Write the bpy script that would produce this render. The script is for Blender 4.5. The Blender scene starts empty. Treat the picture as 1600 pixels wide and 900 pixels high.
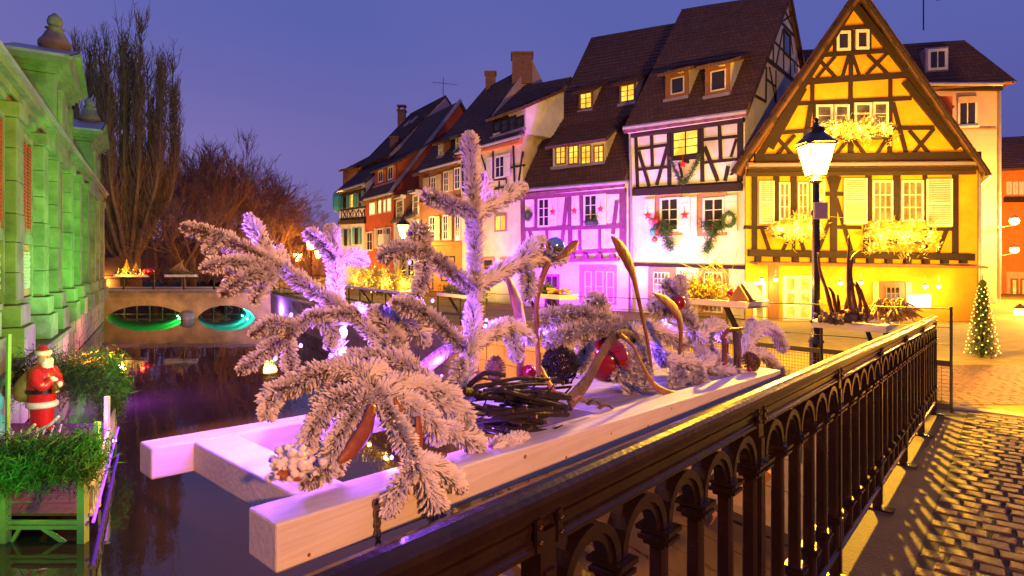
import bpy, math, random
from mathutils import Vector as V, Matrix
import numpy as np
R = random.Random(7)
sc = bpy.context.scene
COL = sc.collection
EYE = 1.7; FPX = 900.0; HY = 410.0
def pt(x, y, D):                       # a point seen at photo pixel (x, y) at depth D
    return V(((x-800)/FPX*D, D, EYE-(y-HY)/FPX*D))
def gz(D):                             # ground falls away from the bridge, then levels out
    return max(0.19-0.0345*D, -0.5)

# ---------------------------------------------------------------- camera
cam = bpy.data.cameras.new('camera'); co = bpy.data.objects.new('camera', cam); COL.objects.link(co)
co.location = (0, 0, EYE); co.rotation_euler = (math.pi/2, 0, 0)
cam.sensor_width = 36; cam.lens = 36*FPX/1600; cam.shift_y = -(450-HY)/1600
cam.clip_end = 2000; cam.clip_start = 0.03
sc.camera = co
sc.view_settings.view_transform = 'Standard'; sc.view_settings.look = 'None'
sc.view_settings.exposure = 0; sc.view_settings.gamma = 1
try: sc.view_settings.use_curve_mapping = False
except Exception: pass
sc.cycles.use_denoising = True
sc.cycles.max_bounces = 6; sc.cycles.diffuse_bounces = 3; sc.cycles.glossy_bounces = 4
sc.cycles.transmission_bounces = 2; sc.cycles.sample_clamp_indirect = 4.0; sc.cycles.sample_clamp_direct = 0
sc.cycles.caustics_reflective = False; sc.cycles.caustics_refractive = False
sc.cycles.use_light_tree = True

# ---------------------------------------------------------------- dusk sky
w = bpy.data.worlds.new('World'); sc.world = w; w.use_nodes = True
nt = w.node_tree; N = nt.nodes; L = nt.links
for n in list(N): N.remove(n)
out = N.new('ShaderNodeOutputWorld'); bg = N.new('ShaderNodeBackground'); L.new(bg.outputs[0], out.inputs[0])
sky = N.new('ShaderNodeTexSky'); sky.sky_type = 'NISHITA'; sky.sun_disc = False
sky.sun_elevation = math.radians(-3.5); sky.sun_rotation = math.radians(-60)
tc = N.new('ShaderNodeTexCoord'); sep = N.new('ShaderNodeSeparateXYZ'); L.new(tc.outputs['Generated'], sep.inputs[0])
rp = N.new('ShaderNodeValToRGB'); L.new(sep.outputs[2], rp.inputs[0])
e = rp.color_ramp.elements; e[0].position = 0.0; e[0].color = (.090, .072, .262, 1)
e[1].position = .9; e[1].color = (.105, .125, .415, 1)
a = e.new(.16); a.color = (.095, .095, .345, 1); a = e.new(.34); a.color = (.100, .116, .405, 1)
# soft dusk clouds, pinker
nz = N.new('ShaderNodeTexNoise'); nz.inputs['Scale'].default_value = 1.0; nz.inputs['Detail'].default_value = 1.5
mp = N.new('ShaderNodeMapping'); mp.inputs['Scale'].default_value = (1, 1, 2.6); mp.inputs['Location'].default_value = (.35, 0, .2)
L.new(tc.outputs['Generated'], mp.inputs[0]); L.new(mp.outputs[0], nz.inputs['Vector'])
wx = N.new('ShaderNodeMapRange'); L.new(sep.outputs[0], wx.inputs[0]); wx.inputs[1].default_value = .75; wx.inputs[2].default_value = -.9; wx.inputs[3].default_value = -.30; wx.inputs[4].default_value = .16
sm_ = N.new('ShaderNodeMath'); sm_.operation = 'ADD'; L.new(nz.outputs[0], sm_.inputs[0]); L.new(wx.outputs[0], sm_.inputs[1])
r2 = N.new('ShaderNodeValToRGB'); L.new(sm_.outputs[0], r2.inputs[0])
r2.color_ramp.elements[0].position = .38; r2.color_ramp.elements[0].color = (0, 0, 0, 1)
r2.color_ramp.elements[1].position = .85; r2.color_ramp.elements[1].color = (.9, .9, .9, 1)
mx = N.new('ShaderNodeMix'); mx.data_type = 'RGBA'; L.new(r2.outputs[0], mx.inputs[0])
L.new(rp.outputs[0], mx.inputs[6]); mx.inputs[7].default_value = (.235, .172, .47, 1)
sc_ = N.new('ShaderNodeVectorMath'); sc_.operation = 'SCALE'; sc_.inputs['Scale'].default_value = .10
L.new(sky.outputs[0], sc_.inputs[0])
ad = N.new('ShaderNodeVectorMath'); ad.operation = 'ADD'; L.new(mx.outputs[2], ad.inputs[0]); L.new(sc_.outputs[0], ad.inputs[1])
L.new(ad.outputs[0], bg.inputs[0]); bg.inputs[1].default_value = 1.0

# ---------------------------------------------------------------- lights
def lamp(name, kind, loc, col, power, aim=None, size=.1, spot=90, blend=.6):
    l = bpy.data.lights.new(name, kind); l.color = col; l.energy = power
    if kind == 'SPOT': l.spot_size = math.radians(spot); l.spot_blend = blend
    if kind != 'AREA': l.shadow_soft_size = size
    else: l.size = size
    o = bpy.data.objects.new(name, l); COL.objects.link(o); o.location = loc
    if aim is not None: o.rotation_euler = (V(aim)-V(loc)).to_track_quat('-Z', 'Y').to_euler()
    return o
WARM = (1, .52, .12); AMBER = (1, .42, .05); PURP = (.62, .06, 1); VIO = (.28, .09, 1); GRN = (.10, 1, .045)

# ---------------------------------------------------------------- materials
M = {}
def mat(name, col, rough=.8, var=.25, scale=4, bump=.0, metal=0, emit=None, estr=0, coat=0, spec=.5, det=6, col2=None, stretch=None, rnd=0, bscale=None):
    m = bpy.data.materials.new(name); m.use_nodes = True; t = m.node_tree; b = t.nodes['Principled BSDF']
    b.inputs['Roughness'].default_value = rough; b.inputs['Metallic'].default_value = metal
    b.inputs['Specular IOR Level'].default_value = spec
    b.inputs['Coat Weight'].default_value = coat
    c = t.nodes.new('ShaderNodeTexCoord'); mpn = t.nodes.new('ShaderNodeMapping'); t.links.new(c.outputs['Object'], mpn.inputs[0])
    if stretch: mpn.inputs['Scale'].default_value = stretch
    n = t.nodes.new('ShaderNodeTexNoise'); n.inputs['Scale'].default_value = scale; n.inputs['Detail'].default_value = det
    n.inputs['Roughness'].default_value = .65
    t.links.new(mpn.outputs[0], n.inputs['Vector'])
    r = t.nodes.new('ShaderNodeValToRGB'); t.links.new(n.outputs[0], r.inputs[0])
    c2 = col2 or tuple(x*(1-var) for x in col)
    c1 = col if col2 else tuple(min(1, x*(1+var*.5)) for x in col)
    r.color_ramp.elements[0].position = .32; r.color_ramp.elements[0].color = (*c2, 1)
    r.color_ramp.elements[1].position = .68; r.color_ramp.elements[1].color = (*c1, 1)
    last = r.outputs[0]
    if rnd:
        oi = t.nodes.new('ShaderNodeObjectInfo'); hs = t.nodes.new('ShaderNodeHueSaturation'); mr = t.nodes.new('ShaderNodeMapRange')
        mr.inputs[3].default_value = 1-rnd; mr.inputs[4].default_value = 1+rnd
        t.links.new(oi.outputs['Random'], mr.inputs[0]); t.links.new(mr.outputs[0], hs.inputs['Value']); t.links.new(last, hs.inputs['Color']); last = hs.outputs[0]
    t.links.new(last, b.inputs['Base Color'])
    if bump:
        bn = t.nodes.new('ShaderNodeBump'); bn.inputs['Strength'].default_value = bump; bn.inputs['Distance'].default_value = .02
        n2 = t.nodes.new('ShaderNodeTexNoise'); n2.inputs['Scale'].default_value = bscale or scale*4; n2.inputs['Detail'].default_value = 8
        t.links.new(mpn.outputs[0], n2.inputs['Vector']); t.links.new(n2.outputs[0], bn.inputs['Height']); t.links.new(bn.outputs[0], b.inputs['Normal'])
    if emit: b.inputs['Emission Color'].default_value = (*emit, 1); b.inputs['Emission Strength'].default_value = estr
    M[name] = m; return m
def glow(name, col, s):
    m = mat(name, tuple(min(1, c*.8) for c in col), .4, .05, emit=col, estr=s); m.cycles.emission_sampling = 'NONE' if s < 25 else 'AUTO'; return m

mat('plaster_white', (.74, .70, .62), .9, .28, .8, .35); mat('plaster_cream', (.72, .60, .38), .9, .28, .8, .35)
mat('plaster_yellow', (.80, .38, .010), .9, .0, .9, .35, col2=(.66, .25, .006)); mat('plaster_pink', (.62, .42, .33), .9, .12, 1, .2)
mat('plaster_red', (.50, .09, .02), .9, .2, 1.5, .2); mat('plaster_orange', (.60, .20, .03), .9, .2, 1.5, .2); mat('plaster_brown', (.32, .13, .05), .9, .2, 1.5, .2)
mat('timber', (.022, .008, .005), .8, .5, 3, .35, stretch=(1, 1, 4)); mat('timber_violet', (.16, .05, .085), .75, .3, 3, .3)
mat('timber_dark', (.035, .02, .014), .8, .4, 3, .3); mat('frame_white', (.75, .7, .6), .6, .1, 5); mat('sandstone', (.42, .2, .12), .9, .25, 4, .3)
mat('shutter_white', (.72, .68, .55), .6, .12, 4); mat('shutter_teal', (.05, .33, .36), .6, .2, 4); mat('shutter_cream', (.6, .42, .2), .6, .2, 4)
mat('shutter_brown', (.16, .06, .03), .6, .2, 4)
mat('gutter', (.5, .45, .42), .35, .2, 3, metal=.6); mat('zinc', (.36, .3, .36), .45, .25, 1.5, .1, metal=.3)
mat('brick_chimney', (.34, .17, .09), .9, .3, 5, .4)
mat('dark_glass', (.03, .025, .022), .08, .3, 1.5); mat('wood_door', (.3, .12, .04), .6, .3, 5, .2, stretch=(5, 5, .6))
mat('stone', (.20, .19, .13), .9, .5, 1.1, .7); mat('stone_dark', (.25, .21, .18), .9, .4, 1.6, .5); mat('stone_quay', (.36, .27, .20), .9, .4, 1.1, .55)
mat('louvre_red', (.42, .05, .045), .6, .25, 6); mat('lattice_white', (.6, .56, .5), .7, .2, 8); mat('frame_rose', (.45, .17, .11), .7, .2, 4)
mat('asphalt', (.27, .195, .05), .75, .35, 2.5, .4, spec=.2); mat('cobble', (.085, .042, .026), .55, .5, 6, .6, rnd=.45); mat('joint', (.035, .03, .028), .95, .4, 12, .4)
mat('pavement', (.065, .042, .034), .75, .3, 5, .5, bscale=60); mat('kerb', (.4, .34, .27), .8, .3, 5, .4); mat('soil', (.06, .045, .035), .95, .4, 2, .3)
mat('iron', (.022, .011, .008), .22, .4, 9, .10, spec=.5, coat=.1, bscale=55); mat('iron_flat', (.02, .017, .016), .55, .3, 8, .2)
mat('bolt', (.07, .04, .03), .35, .3, 20, metal=.7); mat('steel_strap', (.42, .33, .26), .35, .35, 25, .2, metal=.9)
mat('white_paint', (.78, .72, .66), .62, .12, 3, .35, stretch=(1, 1, 1), bscale=40)
mat('board_paint', (.34, .31, .36), .7, .15, 6, .3)
mat('snow', (.88, .85, .90), .9, .12, 40, .3); mat('flock', (.86, .82, .90), .9, .15, 30); mat('needle', (.30, .26, .21), .8, .4, 30); mat('needle_green', (.05, .10, .035), .7, .4, 20, rnd=.2)
mat('twig', (.12, .065, .035), .8, .4, 20, .4); mat('driftwood', (.30, .125, .05), .55, .0, 9, .5, col2=(.11, .04, .017), stretch=(1, 1, .25), bscale=60)
mat('pod', (.30, .085, .03), .45, .4, 14, .25); mat('bark', (.19, .125, .09), .9, .5, 18, .9, stretch=(1, 1, .4)); mat('stick_dark', (.018, .010, .008), .7, .4, 22, .4); mat('cut_wood', (.5, .26, .09), .7, .2, 20)
mat('pinecone', (.17, .095, .06), .7, .4, 25, .2); mat('bauble_red', (.23, .004, .006), .12, .1, 3, coat=.7, spec=.5); mat('bauble_silver', (.75, .74, .78), .06, .03, 3, metal=1)
mat('santa_red', (.55, .015, .012), .25, .2, 8, coat=.5); mat('santa_white', (.75, .76, .66), .5, .15, 20, .3); mat('santa_skin', (.55, .27, .17), .5, .1, 8)
mat('sack_cloth', (.28, .20, .04), .5, .35, 6, .3); mat('black_leather', (.012, .012, .015), .3, .2, 8); mat('gold', (.65, .40, .08), .25, .15, 8, metal=1)
mat('deck_plank', (.17, .055, .045), .7, .35, 5, .3, rnd=.25, stretch=(4, .5, 4)); mat('green_post', (.30, .42, .22), .5, .15, 5); mat('pale_metal', (.6, .55, .62), .5, .2, 8); mat('soil_box', (.08, .05, .03), .9, .4, 20, .4)
mat('bark_tree', (.22, .12, .075), .9, .4, 4, .5); mat('twig_tree', (.21, .10, .075), .9, .3, 3); mat('wood_far', (.10, .05, .04), .95, .6, .6, .6)
mat('bridge_render', (.62, .45, .18), .9, .5, .7, .4); mat('hedge', (.04, .05, .02), .9, .5, 2, .6)
mat('star_red', (.62, .02, .03), .5, .1, 6); mat('teal_ball', (.05, .35, .33), .4, .1, 6); mat('pink_ball', (.65, .2, .3), .4, .1, 6)
mat('sign_grey', (.33, .26, .36), .6, .1, 5); mat('root', (.11, .038, .022), .6, .4, 14, .4); mat('root_pale', (.45, .28, .12), .7, .3, 14, .3); mat('gold_leaf', (.50, .36, .06), .5, .4, 20); mat('dark_figure', (.04, .05, .12), .4, .3, 4)
glow('lit_amber', (1, .62, .06), 1.35); glow('lit_warm', (1, .74, .28), 1.9); glow('lit_gold', (1, .66, .03), .95); glow('lit_cool', (.85, .95, .95), 1.05); glow('lamp_core', (1, .70, .28), 26)
glow('bulb_warm', (1, .60, .10), 3.4); glow('bulb_white', (.8, .8, 1), 14); glow('bulb_violet', (.35, .12, 1), 9); glow('bulb_red', (1, .03, .01), 7); glow('tube_violet', (.30, .06, 1), 2.2); glow('lamp_far', (1, .58, .10), 22); glow('sign_lit', (1, .88, .6), 4.5); glow('bulb_green', (.2, 1, .25), 6); glow('lamp_blue', (.45, .55, 1), 30)
def see_through(n):                   # lantern glass: glows, and lets its lamp shine out
    m = M[n]; t = m.node_tree; b = t.nodes['Principled BSDF']; o = t.nodes['Material Output']
    tr = t.nodes.new('ShaderNodeBsdfTransparent'); mxs = t.nodes.new('ShaderNodeAddShader'); em = t.nodes.new('ShaderNodeEmission')
    em.inputs[0].default_value = b.inputs['Emission Color'].default_value; em.inputs[1].default_value = b.inputs['Emission Strength'].default_value*.35
    t.links.new(tr.outputs[0], mxs.inputs[0]); t.links.new(em.outputs[0], mxs.inputs[1]); t.links.new(mxs.outputs[0], o.inputs['Surface'])
glow('lantern_glass', (1, .64, .16), 24); see_through('lantern_glass')
def curtain(name, c1, c2, s):          # a lit room behind glass: uneven, with glazing tint
    m = glow(name, c1, s); t = m.node_tree; b = t.nodes['Principled BSDF']
    c = t.nodes.new('ShaderNodeTexCoord'); n = t.nodes.new('ShaderNodeTexNoise'); n.inputs['Scale'].default_value = 2.2; t.links.new(c.outputs['Object'], n.inputs['Vector'])
    n.inputs['Detail'].default_value = 5; r = t.nodes.new('ShaderNodeValToRGB'); t.links.new(n.outputs[0], r.inputs[0]); r.color_ramp.elements[0].position = .40; r.color_ramp.elements[1].position = .65
    r.color_ramp.elements[0].color = (*c2, 1); r.color_ramp.elements[1].color = (*c1, 1); t.links.new(r.outputs[0], b.inputs['Emission Color'])
    b.inputs['Roughness'].default_value = .1
    for l_ in list(b.inputs['Base Color'].links): t.links.remove(l_)
    b.inputs['Base Color'].default_value = (.05, .035, .02, 1)
curtain('room_gold', (1, .78, .10), (.9, .42, .02), 1.5); curtain('room_amber', (1, .62, .05), (.55, .22, .01), .8)
curtain('room_dim', (.5, .28, .05), (.16, .06, .01), .55)

def tile_mat(name, c1, c2):
    m = mat(name, c1, .85, .3, 2); t = m.node_tree; b = t.nodes['Principled BSDF']
    uv = t.nodes.new('ShaderNodeUVMap'); br = t.nodes.new('ShaderNodeTexBrick'); t.links.new(uv.outputs[0], br.inputs['Vector'])
    br.inputs['Scale'].default_value = 1; br.inputs['Brick Width'].default_value = .2; br.inputs['Row Height'].default_value = .26; br.inputs['Mortar Size'].default_value = .016
    br.inputs['Color1'].default_value = (*c1, 1); br.inputs['Color2'].default_value = (*c2, 1); br.inputs['Mortar'].default_value = tuple(x*.35 for x in c2)+(1,)
    n = [x for x in t.nodes if x.type == 'TEX_NOISE'][0]
    mxx = t.nodes.new('ShaderNodeMix'); mxx.data_type = 'RGBA'; mxx.blend_type = 'MULTIPLY'; mxx.inputs[0].default_value = .55
    t.links.new(br.outputs[0], mxx.inputs[6]); t.links.new(n.outputs[0], mxx.inputs[7]); t.links.new(mxx.outputs[2], b.inputs['Base Color'])
    bn = t.nodes.new('ShaderNodeBump'); bn.inputs['Strength'].default_value = .5; bn.inputs['Distance'].default_value = .03; bn.invert = True
    t.links.new(br.outputs['Fac'], bn.inputs['Height']); t.links.new(bn.outputs[0], b.inputs['Normal'])
tile_mat('tiles_brown', (.20, .085, .060), (.12, .052, .042)); tile_mat('tiles_red', (.17, .06, .035), (.10, .036, .024)); tile_mat('tiles_grey', (.15, .085, .08), (.09, .055, .055))

def water_mat():
    m = mat('water', (.028, .017, .026), .03, .1, 1, spec=.5); t = m.node_tree; b = t.nodes['Principled BSDF']; b.inputs['IOR'].default_value = 1.6
    c = t.nodes.new('ShaderNodeTexCoord'); mpn = t.nodes.new('ShaderNodeMapping'); t.links.new(c.outputs['Object'], mpn.inputs[0]); mpn.inputs['Scale'].default_value = (1, .8, 1)
    n = t.nodes.new('ShaderNodeTexNoise'); n.inputs['Scale'].default_value = 1.3; n.inputs['Detail'].default_value = 3; t.links.new(mpn.outputs[0], n.inputs['Vector'])
    bn = t.nodes.new('ShaderNodeBump'); bn.inputs['Strength'].default_value = .09; bn.inputs['Distance'].default_value = .06; t.links.new(n.outputs[0], bn.inputs['Height']); t.links.new(bn.outputs[0], b.inputs['Normal'])
water_mat()
def wood_white():
    m = M['white_paint']; t = m.node_tree; b = t.nodes['Principled BSDF']
    c = t.nodes.new('ShaderNodeTexCoord'); mpn = t.nodes.new('ShaderNodeMapping'); t.links.new(c.outputs['Object'], mpn.inputs[0])
    mpn.inputs['Rotation'].default_value = (0, 0, math.radians(41)); mp2 = t.nodes.new('ShaderNodeMapping'); mp2.inputs['Scale'].default_value = (34, 1.3, 34); t.links.new(mpn.outputs[0], mp2.inputs[0]); mpn = mp2
    wv = t.nodes.new('ShaderNodeTexNoise'); wv.inputs['Scale'].default_value = 3; wv.inputs['Detail'].default_value = 8; t.links.new(mpn.outputs[0], wv.inputs['Vector'])
    bn = t.nodes.new('ShaderNodeBump'); bn.inputs['Strength'].default_value = .35; bn.inputs['Distance'].default_value = .004
    t.links.new(wv.outputs[0], bn.inputs['Height']); t.links.new(bn.outputs[0], b.inputs['Normal'])
    rmp = [x for x in t.nodes if x.type == 'VALTORGB'][0]; gr = t.nodes.new('ShaderNodeMapRange'); gr.inputs[1].default_value = .36; gr.inputs[2].default_value = .62; gr.inputs[3].default_value = .66; gr.inputs[4].default_value = 1.0
    mg = t.nodes.new('ShaderNodeMix'); mg.data_type = 'RGBA'; mg.blend_type = 'MULTIPLY'; mg.inputs[0].default_value = .38
    t.links.new(wv.outputs[0], gr.inputs[0]); t.links.new(rmp.outputs[0], mg.inputs[6]); t.links.new(gr.outputs[0], mg.inputs[7]); t.links.new(mg.outputs[2], b.inputs['Base Color'])
wood_white()

# ---------------------------------------------------------------- mesh helpers
class MB:
    def __init__(s): s.v = []; s.f = []; s.m = []; s.uv = {}
    def add(s, vs, fs, mi=0):
        k = len(s.v); s.v.extend([tuple(x) for x in vs]); s.f.extend([tuple(i+k for i in f) for f in fs]); s.m.extend([mi]*len(fs)); return s
    def quad(s, a, b, c, d, mi=0, uv=None):
        s.add((a, b, c, d), ((0, 1, 2, 3),), mi)
        if uv: s.uv[len(s.f)-1] = uv
        return s
    def hexa(s, p, mi=0):              # 8 points: bottom 0-3, top 4-7
        return s.add(p, ((0, 3, 2, 1), (4, 5, 6, 7), (0, 1, 5, 4), (1, 2, 6, 5), (2, 3, 7, 6), (3, 0, 4, 7)), mi)
    def box(s, o, a, b, c, mi=0):
        o, a, b, c = V(o), V(a), V(b), V(c)
        if a.cross(b).dot(c) < 0: a, b = b, a
        return s.hexa([o, o+a, o+a+b, o+b, o+c, o+a+c, o+a+b+c, o+b+c], mi)
    def cbox(s, c, sx, sy, sz, mi=0, rz=0):
        a = V((math.cos(rz), math.sin(rz), 0))*sx; b = V((-math.sin(rz), math.cos(rz), 0))*sy; h = V((0, 0, sz))
        return s.box(V(c)-a/2-b/2-h/2, a, b, h, mi)
    def bar(s, p, q, w, h, up=(0, 0, 1), mi=0):
        p, q = V(p), V(q); d = (q-p).normalized(); r = d.cross(V(up))
        if r.length < 1e-4: r = d.cross(V((1, 0, 0)))
        r.normalize(); u = r.cross(d)
        return s.box(p-r*w/2-u*h/2, q-p, r*w, u*h, mi)
    def tube(s, pts, rad, n=6, mi=0, cap=True, flat=1.0, twist=0, hint=None):
        pts = [V(p) for p in pts]; k = len(pts)
        if not hasattr(rad, '__len__'): rad = [rad]*k
        nrm = None; rings = []
        for i, p in enumerate(pts):
            d = (pts[min(i+1, k-1)]-pts[max(i-1, 0)])
            if d.length < 1e-9: d = V((0, 0, 1))
            d.normalize()
            if nrm is None:
                nrm = V(hint) if hint else (V((0, 0, 1)) if abs(d.z) < .9 else V((1, 0, 0)))
            nrm = nrm-d*nrm.dot(d)
            if nrm.length < 1e-5: nrm = d.orthogonal()
            nrm.normalize(); bn = d.cross(nrm)
            fl = flat[i] if hasattr(flat, '__len__') else flat
            rings.append([p+(nrm*math.cos(a)*fl+bn*math.sin(a))*rad[i] for a in [2*math.pi*j/n+twist for j in range(n)]])
        b = len(s.v)
        for r in rings: s.v.extend(tuple(x) for x in r)
        for i in range(k-1):
            for j in range(n):
                s.f.append((b+i*n+j, b+i*n+(j+1) % n, b+(i+1)*n+(j+1) % n, b+(i+1)*n+j)); s.m.append(mi)
        if cap:
            s.f.append(tuple(b+j for j in range(n))[::-1]); s.m.append(mi); s.f.append(tuple(b+(k-1)*n+j for j in range(n))); s.m.append(mi)
        return s
    def lathe(s, prof, c=(0, 0, 0), n=16, mi=0, sx=1, sy=1, ax=None):
        c = V(c); b = len(s.v)
        q = V(ax).to_track_quat('Z', 'Y') if ax else None
        for r, z in prof:
            for j in range(n):
                a = 2*math.pi*j/n; p = V((r*math.cos(a)*sx, r*math.sin(a)*sy, z))
                if q: p = q @ p
                s.v.append(tuple(c+p))
        for i in range(len(prof)-1):
            for j in range(n):
                s.f.append((b+i*n+j, b+i*n+(j+1) % n, b+(i+1)*n+(j+1) % n, b+(i+1)*n+j)); s.m.append(mi)
        s.f.append(tuple(b+j for j in range(n))[::-1]); s.m.append(mi)
        k = (len(prof)-1)*n; s.f.append(tuple(b+k+j for j in range(n))); s.m.append(mi)
        return s
    def ball(s, c, r, n=12, mi=0, sx=1, sy=1, sz=1):
        m = max(4, n//2)
        return s.lathe([(max(.001, r*math.sin(math.pi*i/m)), -r*sz*math.cos(math.pi*i/m)) for i in range(m+1)], c, n, mi, sx, sy)
    def blob(s, c, r, mi=0):           # a 20-sided lump
        t = (1+5**.5)/2; c = V(c)
        vs = [V(x).normalized()*r*R.uniform(.75, 1.2)+c for x in ((-1, t, 0), (1, t, 0), (-1, -t, 0), (1, -t, 0), (0, -1, t), (0, 1, t), (0, -1, -t), (0, 1, -t), (t, 0, -1), (t, 0, 1), (-t, 0, -1), (-t, 0, 1))]
        return s.add(vs, ((0, 11, 5), (0, 5, 1), (0, 1, 7), (0, 7, 10), (0, 10, 11), (1, 5, 9), (5, 11, 4), (11, 10, 2), (10, 7, 6), (7, 1, 8), (3, 9, 4), (3, 4, 2), (3, 2, 6), (3, 6, 8), (3, 8, 9), (4, 9, 5), (2, 4, 11), (6, 2, 10), (8, 6, 7), (9, 8, 1)), mi)
    def prism(s, pts, ext, mi=0):      # a flat polygon pushed along ext
        pts = [V(p) for p in pts]; n = len(pts); e = V(ext)
        nn = V((0, 0, 0))
        for i in range(n): nn += pts[i].cross(pts[(i+1) % n])
        if nn.dot(e) > 0: pts = pts[::-1]
        return s.add(pts+[p+e for p in pts], [tuple(range(n)), tuple(range(2*n-1, n-1, -1))]+[(i, i+n, (i+1) % n+n, (i+1) % n) for i in range(n)], mi)
    def obj(s, name, mats, parent=None, smooth=False, bev=0, kind=None):
        me = bpy.data.meshes.new(name); me.from_pydata(s.v, [], s.f)
        for x in (mats if isinstance(mats, (list, tuple)) else [mats]): me.materials.append(M[x])
        if any(s.m): me.polygons.foreach_set('material_index', s.m)
        if smooth: me.polygons.foreach_set('use_smooth', [True]*len(s.f))
        if s.uv:
            ul = me.uv_layers.new()
            for fi, uvs in s.uv.items():
                for li, q in zip(me.polygons[fi].loop_indices, uvs): ul.data[li].uv = q
        return link(name, me, parent, bev, kind)
def link(name, me, parent=None, bev=0, kind=None):
    o = bpy.data.objects.new(name, me); COL.objects.link(o)
    if parent is not None: o.parent = parent; o.matrix_parent_inverse = Matrix.Translation(world_loc(parent)).inverted() if parent.get('moved') else Matrix()
    if bev:
        md = o.modifiers.new('bevel', 'BEVEL'); md.width = bev; md.segments = 2; md.limit_method = 'ANGLE'
    if kind: o['kind'] = kind
    return o
def world_loc(o):
    p = V(o.location)
    return p
def thing(name, label, cat, loc=None, group=None):
    o = bpy.data.objects.new(name, None); COL.objects.link(o); o['label'] = label; o['category'] = cat
    o.empty_display_size = .2
    if loc is not None: o.location = loc; o['moved'] = 1
    if group: o['group'] = group
    return o
def tag(o, label, cat, group=None):
    o['label'] = label; o['category'] = cat
    if group: o['group'] = group
    return o
def struct(o): o['kind'] = 'structure'; return o
def lerp(a, b, t): return a+(b-a)*t
def bez(pts, n):                       # smooth curve through points
    pts = [V(p) for p in pts]; o = []; k = len(pts)-1
    for i in range(k):
        p0 = pts[max(i-1, 0)]; p1 = pts[i]; p2 = pts[i+1]; p3 = pts[min(i+2, k)]
        for j in range(n):
            t = j/n
            o.append(.5*((2*p1)+(p2-p0)*t+(2*p0-5*p1+4*p2-p3)*t*t+(3*p1-p0-3*p2+p3)*t**3))
    o.append(pts[-1]); return o
# ================================================================ THE SETTING
WZ = -2.2
rd = V((.656, .755, 0)); rr = V((.755, -.656, 0))          # along the bridge railing, and square to it (street side)
def rail(D, off=0, h=0):
    p = V((.869*D-.905, D, 0))+rr*off; p.z = gz(p.y)+h if p.y < 20 else -.5+h
    return p
def rl(s, off=0, h=0): return rail(s*.755, off, h*1.028)        # s = metres along the railing
def qx(Y): return 9.3-.65*Y                                # canal edge of the quay
qd = V((-.545, .838, 0)); qn = V((-.838, -.545, 0))        # along the quay, and out over the canal
def quay(Y, off=0, h=0):
    p = V((qx(Y), Y, 0))+qn*off; p.z = gz(Y)+h; return p
m = MB(); m.quad((-400, -60, WZ), (400, -60, WZ), (400, 700, WZ), (-400, 700, WZ)); struct(m.obj('water', 'water'))
m = MB(); ys = [-30, -12, 0, 3, 6.85, 8, 10, 13, 16, 20, 26, 34, 44, 60, 90]
for y0, y1 in zip(ys, ys[1:]):
    f = lambda Y: (qx(Y) if Y >= 6.8 else .869*Y-1.0)
    m.quad((f(y0), y0, gz(y0)-.006), (200, y0, gz(y0)-.006), (200, y1, gz(y1)-.006), (f(y1), y1, gz(y1)-.006))
m.quad((qx(90), 90, -.506), (200, 90, -.506), (500, 600, -.506), (-400, 600, -.506))
struct(m.obj('street', 'asphalt'))
def hx(D): return -3.8-.617*D
m = MB(); m.add([(-80, -30, -.5), (hx(-30)-1, -30, -.5), (hx(90)-1, 90, -.5), (-400, 600, -.5), (-400, -30, -.5)], [(0, 1, 2, 3, 4)]); struct(m.obj('ground', 'soil'))
m = MB(); m.box((hx(90)-2, 90, WZ-.2), (qx(90)-hx(90)+4, 0, 0), (0, 1, 0), (0, 0, 1.69)); struct(m.obj('canal_bank', 'stone_dark'))
# bridge deck (our side): slab, smooth strip by the railing, cobble bed
m = MB()
a, b, c, d = rl(-4, -.16), rl(9.2, -.16), rl(9.2, 6), rl(-4, 6)
m.hexa([p+V((0, 0, -.75)) for p in (a, b, c, d)]+[a, b, c, d]); struct(m.obj('bridge_deck', 'pavement'))
bed = MB(); bed.quad(*[rl(s, o, .004) for s, o in ((-4, .29), (-4, 5.9), (9.05, 5.9), (9.05, .29))]); cb = struct(bed.obj('cobbled_footway', 'joint'))
mm = MB(); mm.box(rl(9.2, -.1, -.1), rr*5.9, rd*.16, V((0, 0, .135)));
kerb = struct(mm.obj('kerb', 'kerb', bev=.012))
def cobble_bm(seed):
    r = random.Random(seed); m = MB(); ps = []
    for z, k in ((-.01, 1.0), (.007, .96), (.012, .86)):
        for sx, sy in ((-1, -1), (1, -1), (1, 1), (-1, 1)): ps.append((sx*.5*k*(1+r.uniform(-.07, .07)), sy*.5*k*(1+r.uniform(-.07, .07)), z+r.uniform(-.002, .002)))
    m.add(ps, [(8, 9, 10, 11)]+[(i+b0, (i+1) % 4+b0, (i+1) % 4+4+b0, i+4+b0) for b0 in (0, 4) for i in range(4)]); return m
tmpl = []
for i in range(6):
    q = cobble_bm(i); me = bpy.data.meshes.new('cobble'); me.from_pydata(q.v, [], q.f); me.materials.append(M['cobble']); me.polygons.foreach_set('use_smooth', [False]*len(q.f)); tmpl.append((me, q))
spots = []
row = 0; s = 1.6
while s < 9.0:
    o = .30+(.07 if row % 2 else 0)
    while o < 4.2:
        wd = R.uniform(.095, .155); p = rl(s, o+wd/2)
        px = 800+p.x/max(p.y, .1)*FPX; py = HY+(EYE-p.z)/max(p.y, .1)*FPX
        if p.y > .5 and px < 1680 and py < 960 and o+wd < 4.3: spots.append((p.length, p, wd, s))
        o += wd+.02
    s += .132; row += 1
spots.sort(key=lambda t: t[0]); rz = math.atan2(rr.y, rr.x)
far = MB()
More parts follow.
